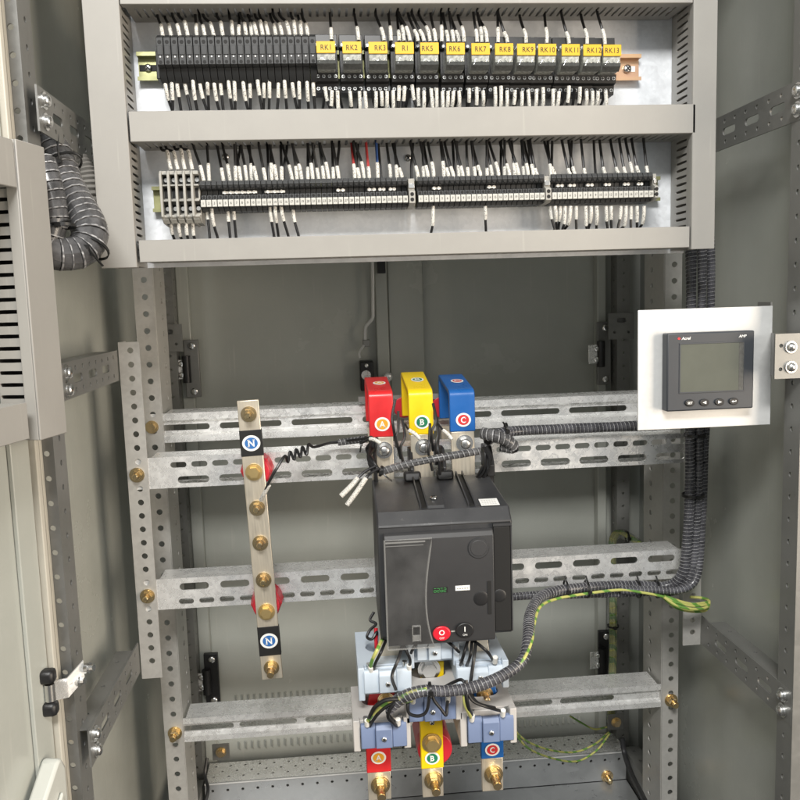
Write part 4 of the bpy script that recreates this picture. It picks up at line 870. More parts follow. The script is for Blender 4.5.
b = MB(); b.box(q.x-0.0021, q.x+0.0021, YF2-0.0008, YF2-0.0001, fz(617), fz(584)); b.build('handle_slot', 'void', face)
b = MB(); b.dome((fx(481, 601), YF2-0.0002, fz(601)), -Y_, 0.0088, 0.0007, 22); b.build('handle_dish', 'black', face)  # black dome puts the recessed dish's shade into its colour
b = MB(); b.dome((fx(500.5, 601), YBF-0.0046, fz(601)), -Y_, 0.0078, 0.0008, 22); b.build('handle_dish_right', 'black', br)  # right half of the recessed dish, black in place of its shade
for px, py, m_, ch, wd in ((441.5, 633, 'redbtn', 'O', 'OFF'), (464.5, 631, 'black', 'I', 'ON')):
    q = Vector((fx(px, py), YF2, fz(py)))
    b = MB(); b.prism(ell(0.0105, 0.0089), q+Vector((0, -0.0001, 0)), X_, Z_, -Y_, 0.0030); bt = b.build('push_button', m_, br, bev=0.0012, label='red push button' if ch == 'O' else 'black push button')
    b = MB(); b.text(ch, 0.0085, q+Vector((0, -0.0032, 0.0016)), X_, Z_, -Y_, bold=0.02); b.text(wd, 0.0034, q+Vector((0, -0.0032, -0.0050)), X_, Z_, -Y_); b.build('button_symbol', 'ring', bt, flat=True)
q = Vector((fx(453, 632), YF2-0.0004, fz(632))); b = MB(); b.box(q.x-0.0022, q.x+0.0022, YF2-0.0005, YF2-0.0001, q.z-0.0008, q.z+0.0008); b.build('button_link', 'greyterm', face)
# phase barriers and terminal shroud behind the top edge
for px in (375, 411, 443, 486):
    xx = at(px, 468, 1.05).x
    b = MB(); b.prism([(1.036, zr-0.028), (1.0725, zr-0.028), (1.0725, zr+0.034), (1.050, zr+0.034), (1.030, zr+0.012), (1.030, zr-0.002), (1.036, zr-0.002)], (xx-0.0022, 0, 0), Y_, Z_, X_, 0.0045 if px != 486 else 0.010); b.build('phase_barrier', 'black', br, bev=0.0008)
for px in (411, 443):
    xx = at(px, 478, 1.05).x
    b = MB(); b.prism([(1.022, -0.0015), (1.0395, 0.0005), (1.0395, 0.009), (1.030, 0.010)], (xx-0.011, 0, zr-0.001), Y_, Z_, X_, 0.022); b.build('terminal_shroud', 'black', br, bev=0.003)
# ================================================================== TOP BUSBARS
YT1, YT2 = 1.046, 1.152
for nm, col, mt, disc, ch, fxl, fxr, ytop, ybot, ytr, ybolt in (
    ('phase_busbar', 'red', 'red', 'orange', 'A', 369, 392, 392.5, 437, 377, 450), ('phase_busbar', 'yellow', 'yellow', 'green', 'B', 409, 432, 391, 434.5, 371.5, 447), ('phase_busbar', 'blue', 'blue', 'redst', 'C', 450, 474, 391, 431.5, 374, 443)):
    xl = at(fxl-0.8, 395, YT1).x; xr_ = at(fxr+0.8, 395, YT1).x; xc = (xl+xr_)/2; w = xr_-xl
    zt_ = at((fxl+fxr)/2, ytop-1.5, YT1).z; dzt = at((fxl+fxr)/2-6, ytr-1, YT2).z-zt_; zb = at((fxl+fxr)/2+2, ybot, YT1).z
    t = thing('phase_busbar', '%s sleeved busbar with the letter %s bent over the top of the breaker' % (col, ch), 'busbar', (xc, YT1, zb), 'coloured busbars above the breaker')
    th = 0.007
    def bend(r):
        o = [(YT1, zb)]+[(YT1+r-r*math.cos(a), zt_-r+r*math.sin(a)) for a in [math.pi/2*i/6 for i in range(7)]]+[(YT2-r+r*math.sin(a), zt_-r+r*math.cos(a)) for a in [math.pi/2*i/6 for i in range(7)]]+[(YT2, zt_-0.062)]
        return o
    outer = bend(0.009); inner = [(YT1+th, zb)]+[(YT1+th+0.003-0.003*math.cos(a), zt_-th-0.003+0.003*math.sin(a)) for a in [math.pi/2*i/4 for i in range(5)]]+[(YT2-th-0.003+0.003*math.sin(a), zt_-th-0.003+0.003*math.cos(a)) for a in [math.pi/2*i/4 for i in range(5)]]+[(YT2-th, zt_-0.062)]
    b = MB(); b.prism([(y_, z_+dzt*max(0, (y_-YT1-0.006))/(YT2-YT1-0.006) if z_ > zt_-0.03 or y_ > YT2-0.02 else z_) for y_, z_ in outer+inner[::-1]], (xl, 0, 0), Y_, Z_, X_, w); sl = b.build('sleeve', mt, t, bev=0.0012)
    emblem(t, ch, disc, (xc+0.001, YT1, zt_*0.28+zb*0.72), X_, Z_, -Y_, 0.0098, 0.0090, k=0.74)
    emblem(t, ch, disc, (xc+0.002, YT1+0.052, zt_+dzt*0.46+0.0002), X_, Vector((0, YT2-YT1, dzt)).normalized(), Vector((0, -dzt, YT2-YT1)).normalized(), 0.0085, 0.0110, k=0.74)
    b = MB(); b.box(xl+0.0015, xr_-0.0015, YT1+0.0012, YT1+0.0058, zr-0.029, zb-0.0002); b.build('bare_tail', 'tinned', t, bev=0.0005)
    zbt = at((fxl+fxr)/2+5, ybolt, YT1).z; o = Vector((xc+0.002, YT1+0.0012, zbt)); b = MB(); b.cyl(o, o-Y_*0.0015, 0.0110, 24); b.cyl(o-Y_*0.0015, o-Y_*0.004, 0.0085, 20); b.prism(hexa(0.0078), o-Y_*0.004, X_, Z_, -Y_, 0.006); b.dome(o-Y_*0.010, -Y_, 0.0066, 0.002); b.build('terminal_bolt', 'screw', t)
    b = MB(); b.box(xl+0.002, xr_-0.002, YT2-0.0058, YT2-0.0012, zt_-0.085, zt_-0.0622); b.build('bare_foot', 'tinned', t)
    oi = Vector((xc-(0.0 if ch == 'A' else 0.012), 1.1645, zt_-0.036)); n_ = MB(); n_.cyl(oi, oi-Y_*0.0115, 0.016, 24, 0.015)
    ti = thing('insulator', 'red insulator block behind the %s busbar above the breaker' % col, 'insulator', (oi.x, 1.16, oi.z-0.02)); n_.build('insulator_body', 'insulator', ti, bev=0.001)
xq0, xq1 = at(360, 403, 1.09).x, at(470, 400, 1.09).x; q = at(415, 403, 1.09)
t = thing('support_bar', 'dark flat bar crossing behind the three coloured busbars', 'bar', (q.x, 1.155, q.z)); b = MB(); b.box(xq0, xq1, 1.1535, 1.158, q.z-0.004, q.z+0.004); b.build('bar', 'frame', t)
# ================================================================== CURRENT TRANSFORMERS AND LOWER BUSBARS
def ct(lab, pxl, pxr, pyt, pyb, cxl, cxr, cyt, cyb, Yf, Yr, hm, cm, grp):
    xl, xr_ = at(pxl, (pyt+pyb)/2, Yf).x, at(pxr, (pyt+pyb)/2, Yf).x; z1 = at((pxl+pxr)/2, pyt, Yf).z; z0 = at((pxl+pxr)/2, pyb, Yf).z; w = xr_-xl; H_ = z1-z0
    t = thing('current_transformer', lab, 'transformer', ((xl+xr_)/2, Yf, z0), grp)
    b = MB(); D = Yr-Yf
    b.perf((xl, Yf, z0+0.001), X_, Y_, Z_, 0, w, 0, D, [(D*0.52, [w*0.5], w*0.62, D*0.34)], H_-0.001, m=12); b.build('case', hm, t, bev=0.0012)
    b = MB()
    for xx in (xl, xr_-w*0.12): b.box(xx, xx+w*0.12, Yf-0.010, Yf-0.0003, z0-0.002, z1+0.001)
    b.box(xl+w*0.1205, xr_-w*0.1205, Yf-0.005, Yf-0.0003, z0+H_*0.4, z1-0.001); b.build('cheek', hm, t, bev=0.001)
    cx0, cx1 = at(cxl, (cyt+cyb)/2, Yf-0.012).x, at(cxr, (cyt+cyb)/2, Yf-0.012).x; c1 = at((cxl+cxr)/2, cyt, Yf-0.012).z; c0 = at((cxl+cxr)/2, cyb, Yf-0.012).z; cw = cx1-cx0
    b = MB(); b.prism([(Yf-0.0054, c0), (Yf-0.012, c0), (Yf-0.0125, c1-0.004), (Yf-0.010, c1), (Yf-0.0054, c1)], (cx0, 0, 0), Y_, Z_, X_, cw*0.315); cv = b.build('terminal_cover', cm, t, bev=0.001); b = MB(); b.prism([(Yf-0.0054, c0), (Yf-0.012, c0), (Yf-0.0125, c1-0.004), (Yf-0.010, c1), (Yf-0.0054, c1)], (cx1-cw*0.315, 0, 0), Y_, Z_, X_, cw*0.315); b.build('terminal_cover', cm, t, bev=0.001)
    b = MB(); b.prism([(Yf-0.0053, c0+0.0005), (Yf-0.0145, c0+0.0005), (Yf-0.015, c1-0.006), (Yf-0.011, c1-0.001), (Yf-0.0053, c1-0.001)], (cx0+cw*0.318, 0, 0), Y_, Z_, X_, cw*0.364); mb_ = b.build('centre_block', cm, cv, bev=0.001)
    screw_head(t, ((cx0+cx1)/2, Yf-0.0149, c0+(c1-c0)*0.42), -Y_, 0.0030)
    for k in (0.12, 0.88):
        b = MB(); b.cyl((cx0+cw*k, Yf-0.004, c1-0.001), (cx0+cw*k, Yf-0.004, c1+0.006), 0.0032, 12); b.build('terminal_post', 'screw', t)
    return t
gu, gl = 'pale blue transformers under the breaker', 'pale grey transformers with slate blue covers'
YU, YUr, YL, YLr = 0.935, 1.035, 0.920, 1.000
ct('pale blue transformer at left directly under the breaker', 358, 411, 664, 694, 364, 411.5, 670, 692.5, YU, YUr, 'ctpale', 'ctpale', gu)
ct('pale blue transformer in the middle directly under the breaker', 407, 458, 637, 662, 417, 452, 641, 660, YU+0.01, YUr, 'ctpale', 'ctpale', gu)
ct('pale blue transformer at right directly under the breaker', 455, 507, 659, 684, 457, 503, 667, 684, YU, YUr, 'ctpale', 'ctpale', gu)
ct('pale grey transformer with slate blue cover on the red lower busbar', 353, 410, 716, 744, 361, 407, 724, 748, YL, YLr, 'ctgrey', 'ctblue', gl)
ct('pale grey transformer with slate blue cover on the yellow lower busbar', 405, 461, 688, 716, 409, 456, 697, 721, YL, YLr, 'ctgrey', 'ctblue', gl)
ct('pale grey transformer with slate blue cover on the blue lower busbar', 459, 515, 707, 739, 468, 514, 717, 742, YL, YLr, 'ctgrey', 'ctblue', gl)
YLB = 0.957
for col, mt, disc, ch, px, pw, pys, pye, pyl, pst, up in (('red', 'red', 'orange', 'A', 378.5, 12.3, 772, 800, 757, 785, 684), ('yellow', 'yellow', 'green', 'B', 432, 11.3, 768, 797, 757.5, 780, 662), ('blue', 'blue', 'redst', 'C', 492, 11.3, 758, 791, 749, 774, 682)):
    xl, xr_ = at(px-pw, pys-15, YLB).x, at(px+pw, pys-15, YLB).x; zq = at(px, up, YLB).z; xc = (xl+xr_)/2; zs_ = at(px, pys, YLB).z; ze = at(px, pye, YLB).z; zt_ = zbot+0.004
    t = thing('phase_busbar', 'straight %s sleeved busbar with letter %s and a bare bolted end below the transformers' % (col, ch), 'busbar', (xc, YLB, ze), 'straight lower busbars')
    zm = at(px, 720, YLB).z; hw = (xr_-xl)/2
    xq, xtp = (at(px+{'A': 5.5, 'B': 0.5, 'C': -9}[ch], up, YLB).x, at(px+{'A': 14, 'B': 1.5, 'C': -16}[ch], 648, YLB).x)
    b = MB(); b.prism([(xl, zs_), (xr_, zs_), (xr_, zm), (xq+hw, zq), (xq-hw, zq), (xl, zm)], (0, YLB-0.0012, 0), X_, Z_, Y_, 0.0084); sl = b.build('sleeve', mt, t, bev=0.001)
    b = MB(); b.box(xl+0.001, xr_-0.001, YLB, YLB+0.006, ze, zs_-0.0002); b.build('bare_end', 'tinned', t, bev=0.0006)
    b = MB(); b.prism([(xq-hw+0.001, zq+0.0002), (xq+hw-0.001, zq+0.0002), (xtp+hw-0.002, zt_), (xtp-hw+0.002, zt_)], (0, YLB, 0), X_, Z_, Y_, 0.006); b.build('bare_top', 'tinned', t, bev=0.0006)
    emblem(t, ch, disc, (xc, YLB-0.0012, at(px, pyl, YLB).z), X_, Z_, -Y_, 0.0092, 0.0082, k=0.74)
    bolt(t, (xc+0.001, YLB-0.0002, at(px, pst, YLB).z), -Y_, 'double', 0.0082, ln=0.020)
    if ch == 'B':
        bolt(t, (xc, YLB-0.0013, at(px, 742, YLB).z), -Y_, 'head', 0.0085, 'brassflat'); screw_head(t, (xc+0.001, YLB-0.0013, at(px, 722, YLB).z), -Y_, 0.0032)
        bolt(t, (xc-0.001, YLB-0.0013, at(px, 668, YLB).z), -Y_, 'head', 0.0095, 'screw')
    else:
        bolt(t, (xq+0.0015, YLB-0.0013, at(px, 700 if ch == 'A' else 693, YLB).z), -Y_, 'stud', 0.0072, ln=0.012)
q = at(432.5, 739, 0.99); t = thing('insulator', 'round red insulator behind the yellow lower busbar', 'insulator', (q.x, 1.01, q.z-0.02)); b = MB(); b.cyl((q.x, 0.9645, q.z), (q.x, 0.985, q.z), 0.0215, 28, 0.0225); b.cyl((q.x, 0.985, q.z), (q.x, 1.03, q.z), 0.0225, 8, 0.0225); b.build('insulator_body', 'insulator', t, bev=0.001)
# ================================================================== POWER METER
YM = 0.880; mx0, mx1, mz0, mz1 = 0.3353, 0.4880, CZ-0.1528, CZ-0.0205
t = thing('meter_plate', 'square bright zinc plate held at the right upright, carrying the meter', 'plate', ((mx0+mx1)/2, YM, mz0))
b = MB(); b.box(mx0, mx1, YM, YM+0.0018, mz0, mz1); b.build('plate_sheet', 'bright', t, bev=0.0006)
b = MB(); b.box(mx1-0.0016, mx1+0.0002, YM+0.002, YM+0.03, mz0+0.003, mz1+0.004); b.build('folded_edge', 'frame', t)
YBK = 0.8365; q0, q1 = at(775.5, 334, YBK), at(800, 378, YBK)
b = MB(); b.perf((q0.x, YBK, q1.z), X_, Z_, Y_, 0, 0.05, 0, q0.z-q1.z, [(0.010, [0.0065], 0.0042, 0.0042), (0.035, [0.0065], 0.0042, 0.0042)], 0.0022)
b.prism([(q0.x, YBK+0.0024), (q0.x+0.002, YBK+0.0024), (mx1+0.0034, YM+0.004), (mx1+0.0006, YM+0.004)], (0, 0, q1.z+0.001), X_, Y_, Z_, q0.z-q1.z-0.002); br_ = b.build('bracket_arm', 'frame', t)
for py in (347, 367):
    o = at(790.5, py, YBK); b = MB(); b.cyl((o.x, YBK-0.0002, o.z), (o.x, YBK-0.002, o.z), 0.0064, 16); b.dome((o.x, YBK-0.002, o.z), -Y_, 0.0050, 0.0042); b.build('bolt', 'screw', br_)
YMF = 0.866
mt = thing('power_meter', 'square dark grey power meter with a blank screen and four oval buttons', 'meter', (0.41, YMF, at(710, 410, YMF).z))
x0, x1 = at(667, 370, YMF).x, at(754, 370, YMF).x; z1, z0 = at(710, 332, YMF).z, at(710, 410, YMF).z
def mp(px, py): return at(px, py, YMF)
b = MB(); b.box(x0, x1, YMF, YM-0.0001, z0, z1); b.build('housing', 'meter', mt, bev=0.0016)
lx0, lx1, lz1, lz0 = mp(680.5, 367).x, mp(743.5, 367).x, mp(712, 343.5).z, mp(712, 391).z
b = MB(); fw_ = 0.0016
b.box(lx0-fw_, lx1+fw_, YMF-0.0006, YMF-0.0001, lz1, lz1+fw_); b.box(lx0-fw_, lx1+fw_, YMF-0.0006, YMF-0.0001, lz0-fw_, lz0); b.box(lx0-fw_, lx0, YMF-0.0006, YMF-0.0001, lz0, lz1); b.box(lx1, lx1+fw_, YMF-0.0006, YMF-0.0001, lz0, lz1); b.build('screen_bezel', 'meter', mt, bev=0.0003)
b = MB(); b.box(lx0, lx1-0.0055, YMF-0.0003, YMF-0.0001, lz0, lz1); b.build('screen', 'lcd', mt)
b = MB(); b.box(lx1-0.0054, lx1, YMF-0.0003, YMF-0.0001, lz0, lz1); b.build('screen_edge', 'relaydark', mt)
q = mp(686, 338.3); b = MB(); b.text('Acrel', 0.0044, (q.x, YMF-0.0001, q.z), X_, Z_, -Y_, bold=0.02, shear=0.2); b.build('maker_text', 'ring', mt, flat=True)
q = mp(679, 338.6); b = MB(); b.prism(ell(0.0016, 0.0013, 12), (q.x, YMF-0.0001, q.z), X_, Z_, -Y_, 0.0002); b.build('maker_mark', 'redst', mt)
q = mp(742.5, 336); b = MB(); b.text('AMP', 0.0042, (q.x, YMF-0.0001, q.z), X_, Z_, -Y_, bold=0.02, shear=0.25); b.build('model_text', 'ring', mt, flat=True)
for px, py, s in ((689.3, 402.8, 'SET'), (704, 402.3, '<'), (719, 401.8, '>'), (733.2, 401.1, 'e')):
    q = mp(px, py); b = MB(); b.prism(ell(0.0054, 0.0038, 24), (q.x, YMF-0.0001, q.z), X_, Z_, -Y_, 0.0016); bt = b.build('button', 'black', mt, bev=0.0006)
    b = MB(); o = Vector((q.x, YMF-0.0019, q.z))
    if s == 'SET': b.text('SET', 0.0036, o, X_, Z_, -Y_, bold=0.025)
    elif s == 'e':
        b.add([o+X_*-.0028, o+X_*-.0008+Z_*.0013, o+X_*-.0008-Z_*.0013], [(0, 2, 1)]); b.add([o+X_*-.0008+Z_*.0004, o+X_*-.0008-Z_*.0004, o+X_*.0026-Z_*.0004, o+X_*.0026+Z_*.0004], [(0, 1, 2, 3)]); b.add([o+X_*.0018+Z_*.0004, o+X_*.0026+Z_*.0004, o+X_*.0026+Z_*.0012, o+X_*.0018+Z_*.0012], [(0, 1, 2, 3)])
    else:
        k = -1 if s == '<' else 1; b.add([o+X_*(k*.0024), o-X_*(k*.0018)+Z_*.0017, o-X_*(k*.0018)-Z_*.0017], [(0, 1, 2)])
    b.build('button_symbol', 'ring', bt, flat=True)
# ================================================================== CABLES
def PX(l): return [at(*p) for p in l]
def wrapped(nm, lab, cat, pts, r, pitch=None, frac=0.80, m='wrap', core='wrapcore', ties=()):
    pitch = pitch or r*1.5
    P = smooth_path(pts, 8); fr = frames(P); b = MB(); ns = 7 if r > 0.005 else 4; s0 = random.uniform(0, 6)
    for k in range(ns):
        ro, rs_ = (0.0, 0.36) if (k == 0 and ns == 7) else (0.55, 0.34 if ns == 7 else 0.42)
        Q = [p+(u*math.cos(2*math.pi*k/(ns-(ns == 7))+s0+i*0.03)+w*math.sin(2*math.pi*k/(ns-(ns == 7))+s0+i*0.03))*r*ro for i, (p, (t_, u, w)) in enumerate(zip(P, fr))]
        b.tube(Q, r*rs_, 7, raw=True)
    o = b.build(nm, core, label=lab, cat=cat)
    b = MB(); b.helix(pts, r, pitch, frac, 8, 12, th=r*0.07); b.build('spiral_wrap', m, o)
    b = MB(); b.helix(pts, r*1.012, pitch, 0.13 if r > 0.01 else 0.16, 8, 12, th=r*0.05, ph=-math.pi*frac*0.9); b.build('wrap_highlight', 'wraphighlight', o)  # thin pale ribbon draws the highlight on each turn's edge
    return o
def tie(lab, p, d, r, tail=None, w=0.0014):
    """a nylon tie round a bundle: band, head and cut tail"""
    p = Vector(p); d = Vector(d).normalized(); u = d.orthogonal().normalized(); v = d.cross(u); b = MB(); n = 20; vs = []; fs = []
    for i in range(n):
        a = 2*math.pi*i/n; e = u*math.cos(a)+v*math.sin(a)
        vs += [p+e*r-d*w, p+e*r+d*w, p+e*(r+0.0012)+d*w, p+e*(r+0.0012)-d*w]
    for i in range(n):
        j = (i+1) % n
        fs += [(i*4+q, i*4+(q+1) % 4, j*4+(q+1) % 4, j*4+q) for q in range(4)]
    b.add(vs, fs)
    f = -Y_; h = p+f*(r+0.001); b.box(h.x-0.0025, h.x+0.0025, h.y-0.003, h.y+0.001, h.z-0.002, h.z+0.002)
    if tail is not None: q = Vector(tail); b.tube([h, (h+q)/2+f*0.003, q], 0.0011, 5, 4)
    return b.build('cable_tie', 'tie', label=lab, cat='cable tie')
# hose loop beside the door
h1 = PX([(44, 136, 0.93), (54, 155, 0.92), (66, 182, 0.905), (81, 210, 0.885), (90, 234, 0.868), (82, 250, 0.856), (66, 254, 0.846), (50, 252, 0.838), (34, 240, 0.836)])
wrapped('hose_loop', 'thick spiral wrapped hose looping between the door and the left duct', 'cable bundle', h1, 0.0178, 0.0092, 0.86)
h2 = PX([(42, 160, 0.852), (48, 180, 0.846), (54, 206, 0.842), (55, 226, 0.840), (46, 246, 0.836), (30, 255, 0.83)])
wrapped('hose_loop', 'second spiral wrapped hose tucked beside the edge of the door duct', 'cable bundle', h2, 0.0118, 0.0084, 0.86)
b = MB(); cp_ = PX([(40, 146, 1.0), (60, 152, 0.995), (78, 165, 0.99), (86, 190, 0.99), (84, 230, 1.0)])
P = smooth_path(cp_, 14); fr_ = frames(P); vs = []; n = 16
for i, (p, (t_, u, w)) in enumerate(zip(P, fr_)):
    rr = 0.0158 if i % 2 else 0.0140
    vs += [p+(u*math.cos(2*math.pi*k/n)+w*math.sin(2*math.pi*k/n))*rr for k in range(n)]
b.add(vs, [(j*n+k, j*n+(k+1) % n, (j+1)*n+(k+1) % n, (j+1)*n+k) for j in range(len(P)-1) for k in range(n)])
b.build('ribbed_conduit', 'conduit', label='beige ribbed conduit behind the dark hose loop at upper left', cat='conduit')
tie('black tie hanging from the upper left bracket round the hose', at(65, 164, 0.91), h1[2]-h1[1], 0.0165, at(58, 133, 0.9))
tie('black tie joining the two hoses halfway down the loop', at(62, 226, 0.84), h2[3]-h2[2], 0.0120, at(70, 220, 0.838))
tie('black tie round the bottom bend of the hose loop', at(92, 248, 0.86), h1[5]-h1[4], 0.0162, at(103, 266, 0.85))
# vertical bundles at the right
YV = 1.040
v1 = PX([(691, 236, YV), (691, 300, YV), (690, 380, YV), (690, 440, YV), (690, 490, YV), (687, 545, YV), (683, 572, YV), (668, 585.5, YV+0.008), (636, 585.5, YV+0.012), (584, 587.5, YV+0.008), (546, 594, 1.03), (531, 611, 0.99), (528, 640, 0.93), (522, 661, 0.905), (500, 677, 0.893), (474, 687, 0.888), (448, 691, 0.886), (422, 691, 0.886), (402, 698, 0.888), (388, 709, 0.892)])
w1 = wrapped('cable_bundle', 'long grey wrapped cable bundle bending along the middle rail down to the transformers', 'cable bundle', v1, 0.0068, 0.0050, 0.80, 'wrapdark')
v2 = PX([(702, 236, YV-0.005), (702, 300, YV-0.005), (700, 380, YV), (699, 440, YV), (698, 490, YV), (695, 545, YV), (691, 574, YV-0.003), (676, 591, YV), (640, 592, YV+0.006), (584, 594, YV+0.012), (540, 595, YV+0.02), (508, 597, YV+0.022)])
wrapped('cable_bundle', 'grey wrapped cable bundle on the right running behind the breaker below the rail', 'cable bundle', v2, 0.0058, 0.0047, 0.80, 'wrapdark')
v3 = PX([(710, 236, YV+0.006), (711, 290, YV+0.006), (709, 360, YV+0.006), (705, 440, YV+0.006), (703, 490, YV+0.004), (700, 550, YV), (695, 580, YV-0.008), (680, 590, YV-0.01), (655, 590, YV-0.006), (620, 590, YV)])
wrapped('cable_bundle', 'rightmost wrapped bundle hanging from the right duct', 'cable bundle', v3, 0.0056, 0.0047, 0.80, 'wrapdark')
for px, py, lab, r in ((695, 435, 'black tie round the vertical bundles below the meter plate', 0.0135), (693, 495, 'black tie round the vertical bundles at mid height', 0.0135)):
    q = at(px, py, YV+0.002); tie(lab, q, Z_, r, None, 0.0018)
for px, lab in ((587, 'second'), (638, 'third'), (566, 'first'), (657, 'fourth')):
    q = at(px, 589, YV+0.006); tie('%s black tie from the left fixing the bundle to the middle rail' % lab, q, X_, 0.0110, at(px-1, 576, 1.066), 0.0011)
# hose along the upper rails, from the breaker top to the right
hs = PX([(487, 441, 1.03), (498, 434, 1.045), (520, 430.5, 1.058), (560, 429, 1.062), (610, 427, 1.062), (660, 425, 1.062), (692, 423, 1.05)])
wrapped('cable_bundle', 'dark wrapped bundle lying along the top of the upper slotted rail', 'cable bundle', hs, 0.0068, 0.0052, 0.80, 'wrapdark')
hs2 = PX([(482, 433, 1.03), (494, 436, 1.02), (508, 441, 1.02), (514, 448, 1.025), (500, 446, 1.03)])
wrapped('cable_bundle', 'short wrapped loop of cable at the upper right corner of the breaker', 'cable bundle', hs2, 0.0075, 0.0062, 0.82)
tie('black tie round the wrapped bundle right of the breaker top', at(506, 430, 1.05), X_, 0.0085, at(503, 422, 1.045))
hb = PX([(486, 446, 1.02), (487, 458, 1.02), (484, 470, 1.022), (479, 480, 1.03)])
b = MB()
for k in range(5): b.tube([p+Vector((random.uniform(-0.005, 0.005), random.uniform(-0.003, 0.003), 0)) for p in hb], 0.0022, 6, 4)
b.build('wire_bunch', 'wire', label='bunch of black wires at the rear right corner of the breaker', cat='wires')
# wrapped cable lying across the top of the breaker
hx_ = PX([(480, 451, 0.985), (462, 454, 0.983), (432, 459, 0.982), (404, 465, 0.985), (380, 472, 0.99)])
wrapped('cable_bundle', 'thin grey wrapped cable crossing in front of the three terminal bolts', 'cable bundle', hx_, 0.0046, 0.0062, 0.80)
hn = PX([(377, 470, 0.99), (373, 460, 1.0), (371, 448, 1.02), (374, 440, 1.03)])
b = MB()
for k in range(5): b.tube([p+Vector((random.uniform(-0.006, 0.006), random.uniform(-0.003, 0.003), random.uniform(-0.003, 0.003))) for p in hn], 0.0021, 6, 4)
b.build('wire_bunch', 'wire', label='bunch of black wires at the rear left corner of the breaker', cat='wires')
tie('black tie at the left end of the thin wrapped cable', at(381, 471, 0.988), X_-Z_*0.3, 0.0056, at(392, 481, 0.98))
# wires with white sleeves around the breaker top
def swire(lab, pts, split, r=0.0015, rs=0.0026, m='wire', k=6):
    b = MB(); b.tube(pts, r, 7, k); o = b.build('wire', m, label=lab, cat='wire')
    P = smooth_path(pts, k)[split*k:]; b = MB(); b.tube(P, rs, 9, raw=True); b.build('sleeve', 'sleeve', o)
swire('loose black wire with a printed white sleeve hanging left of the breaker, upper one', PX([(376, 466, 0.99), (366, 471, 0.985), (358, 478, 0.98), (352, 485, 0.978), (341, 496, 0.976)]), 2, 0.0018, 0.0032)
swire('loose black wire with a printed white sleeve hanging left of the breaker, lower one', PX([(379, 469, 0.985), (371, 473, 0.98), (366, 478, 0.975), (358, 490, 0.973), (347, 505, 0.972)]), 2, 0.0018, 0.0030)
for lab, a, c, d in (('red', (362, 443, 1.01), (370, 439, 1.0), (381, 443.5, 0.992)), ('yellow', (405, 424, 1.005), (409, 430, 0.997), (420, 439, 0.992)), ('blue', (438, 424, 1.005), (443, 430, 0.997), (452, 439.5, 0.992))):
    q = PX([a, c, ((c[0]+d[0])/2, (c[1]+d[1])/2-1, 0.995), d]); swire('short wire with a white sleeve bolted under the %s busbar' % lab, q, 1, 0.0014, 0.0024)
for k, (px, py) in enumerate(((399, 440), (403, 448), (434, 432), (438, 446), (441, 455), (396, 428), (431, 452))):
    q = at(px, py, 1.02); b = MB(); b.tube([q+Vector((0.001, 0.01, 0.035)), q+Vector((0.004*math.sin(k), 0.004, 0.014)), q+Vector((-0.003, 0, 0)), q+Vector((0.002*math.cos(k), 0.006, -0.025))], 0.0019, 7, 5)
    b.build('wire', 'wire', label='black wire dropping between the %s' % ('red and yellow busbars' if px < 420 else 'yellow and blue busbars'), cat='wire', group='black wires dropping between the top busbars %s' % ('on the left' if px < 420 else 'on the right'))
# curly wire from the neutral bar
cz = [(262, 497, 1.012), (266, 489, 1.005), (270, 480, 1.0), (277, 468, 1.0), (285, 456, 1.01)]
for i in range(4):
    cz += [(288+i*6.2, 462-i*2.4, 1.02), (290+i*6.2, 451.5-i*2.4, 1.03)]
cz += [(314, 447, 1.04), (330, 443, 1.055), (346, 441, 1.055), (362, 439, 1.04), (372, 437, 1.03)]
b = MB(); b.tube(PX(cz), 0.0018, 8, 6); o = b.build('wire', 'wire', label='curly black wire from the neutral busbar to the top of the breaker', cat='wire')
b = MB(); b.tube(PX([(261, 500, 1.016), (264, 494, 1.009), (269, 485, 1.003)]), 0.0027, 9, 5); b.build('sleeve', 'sleeve', o)
wp_ = PX([(338, 442.5, 1.056), (350, 441, 1.056), (366, 439, 1.04)]); wrapped('cable_bundle', 'short stub of wrapped cable on the rail left of the red busbar', 'cable bundle', wp_, 0.0042, 0.0056, 0.8)
tie('black tie round the short wrapped stub left of the red busbar', at(361, 441, 1.046), X_, 0.0055, at(360, 452, 1.04))
# curl at the lower left of the breaker
cl = [(374, 612, 1.0), (370, 620, 0.995), (376, 624, 0.99), (370, 630, 0.985), (367, 637, 0.98), (372, 639, 0.975), (377, 632, 0.98), (376, 642, 0.985)]
b = MB(); b.tube(PX(cl), 0.0018, 8, 6); b.build('wire', 'wire', label='small black curled wire at the lower left edge of the breaker', cat='wire')
b = MB(); b.tube(PX([(376, 628, 0.985), (376, 640, 0.98), (376.5, 648, 0.98)]), 0.0024, 8, 5); b.build('cable_lug', 'redbtn', label='small red lug below the curled wire beside the breaker', cat='lug')
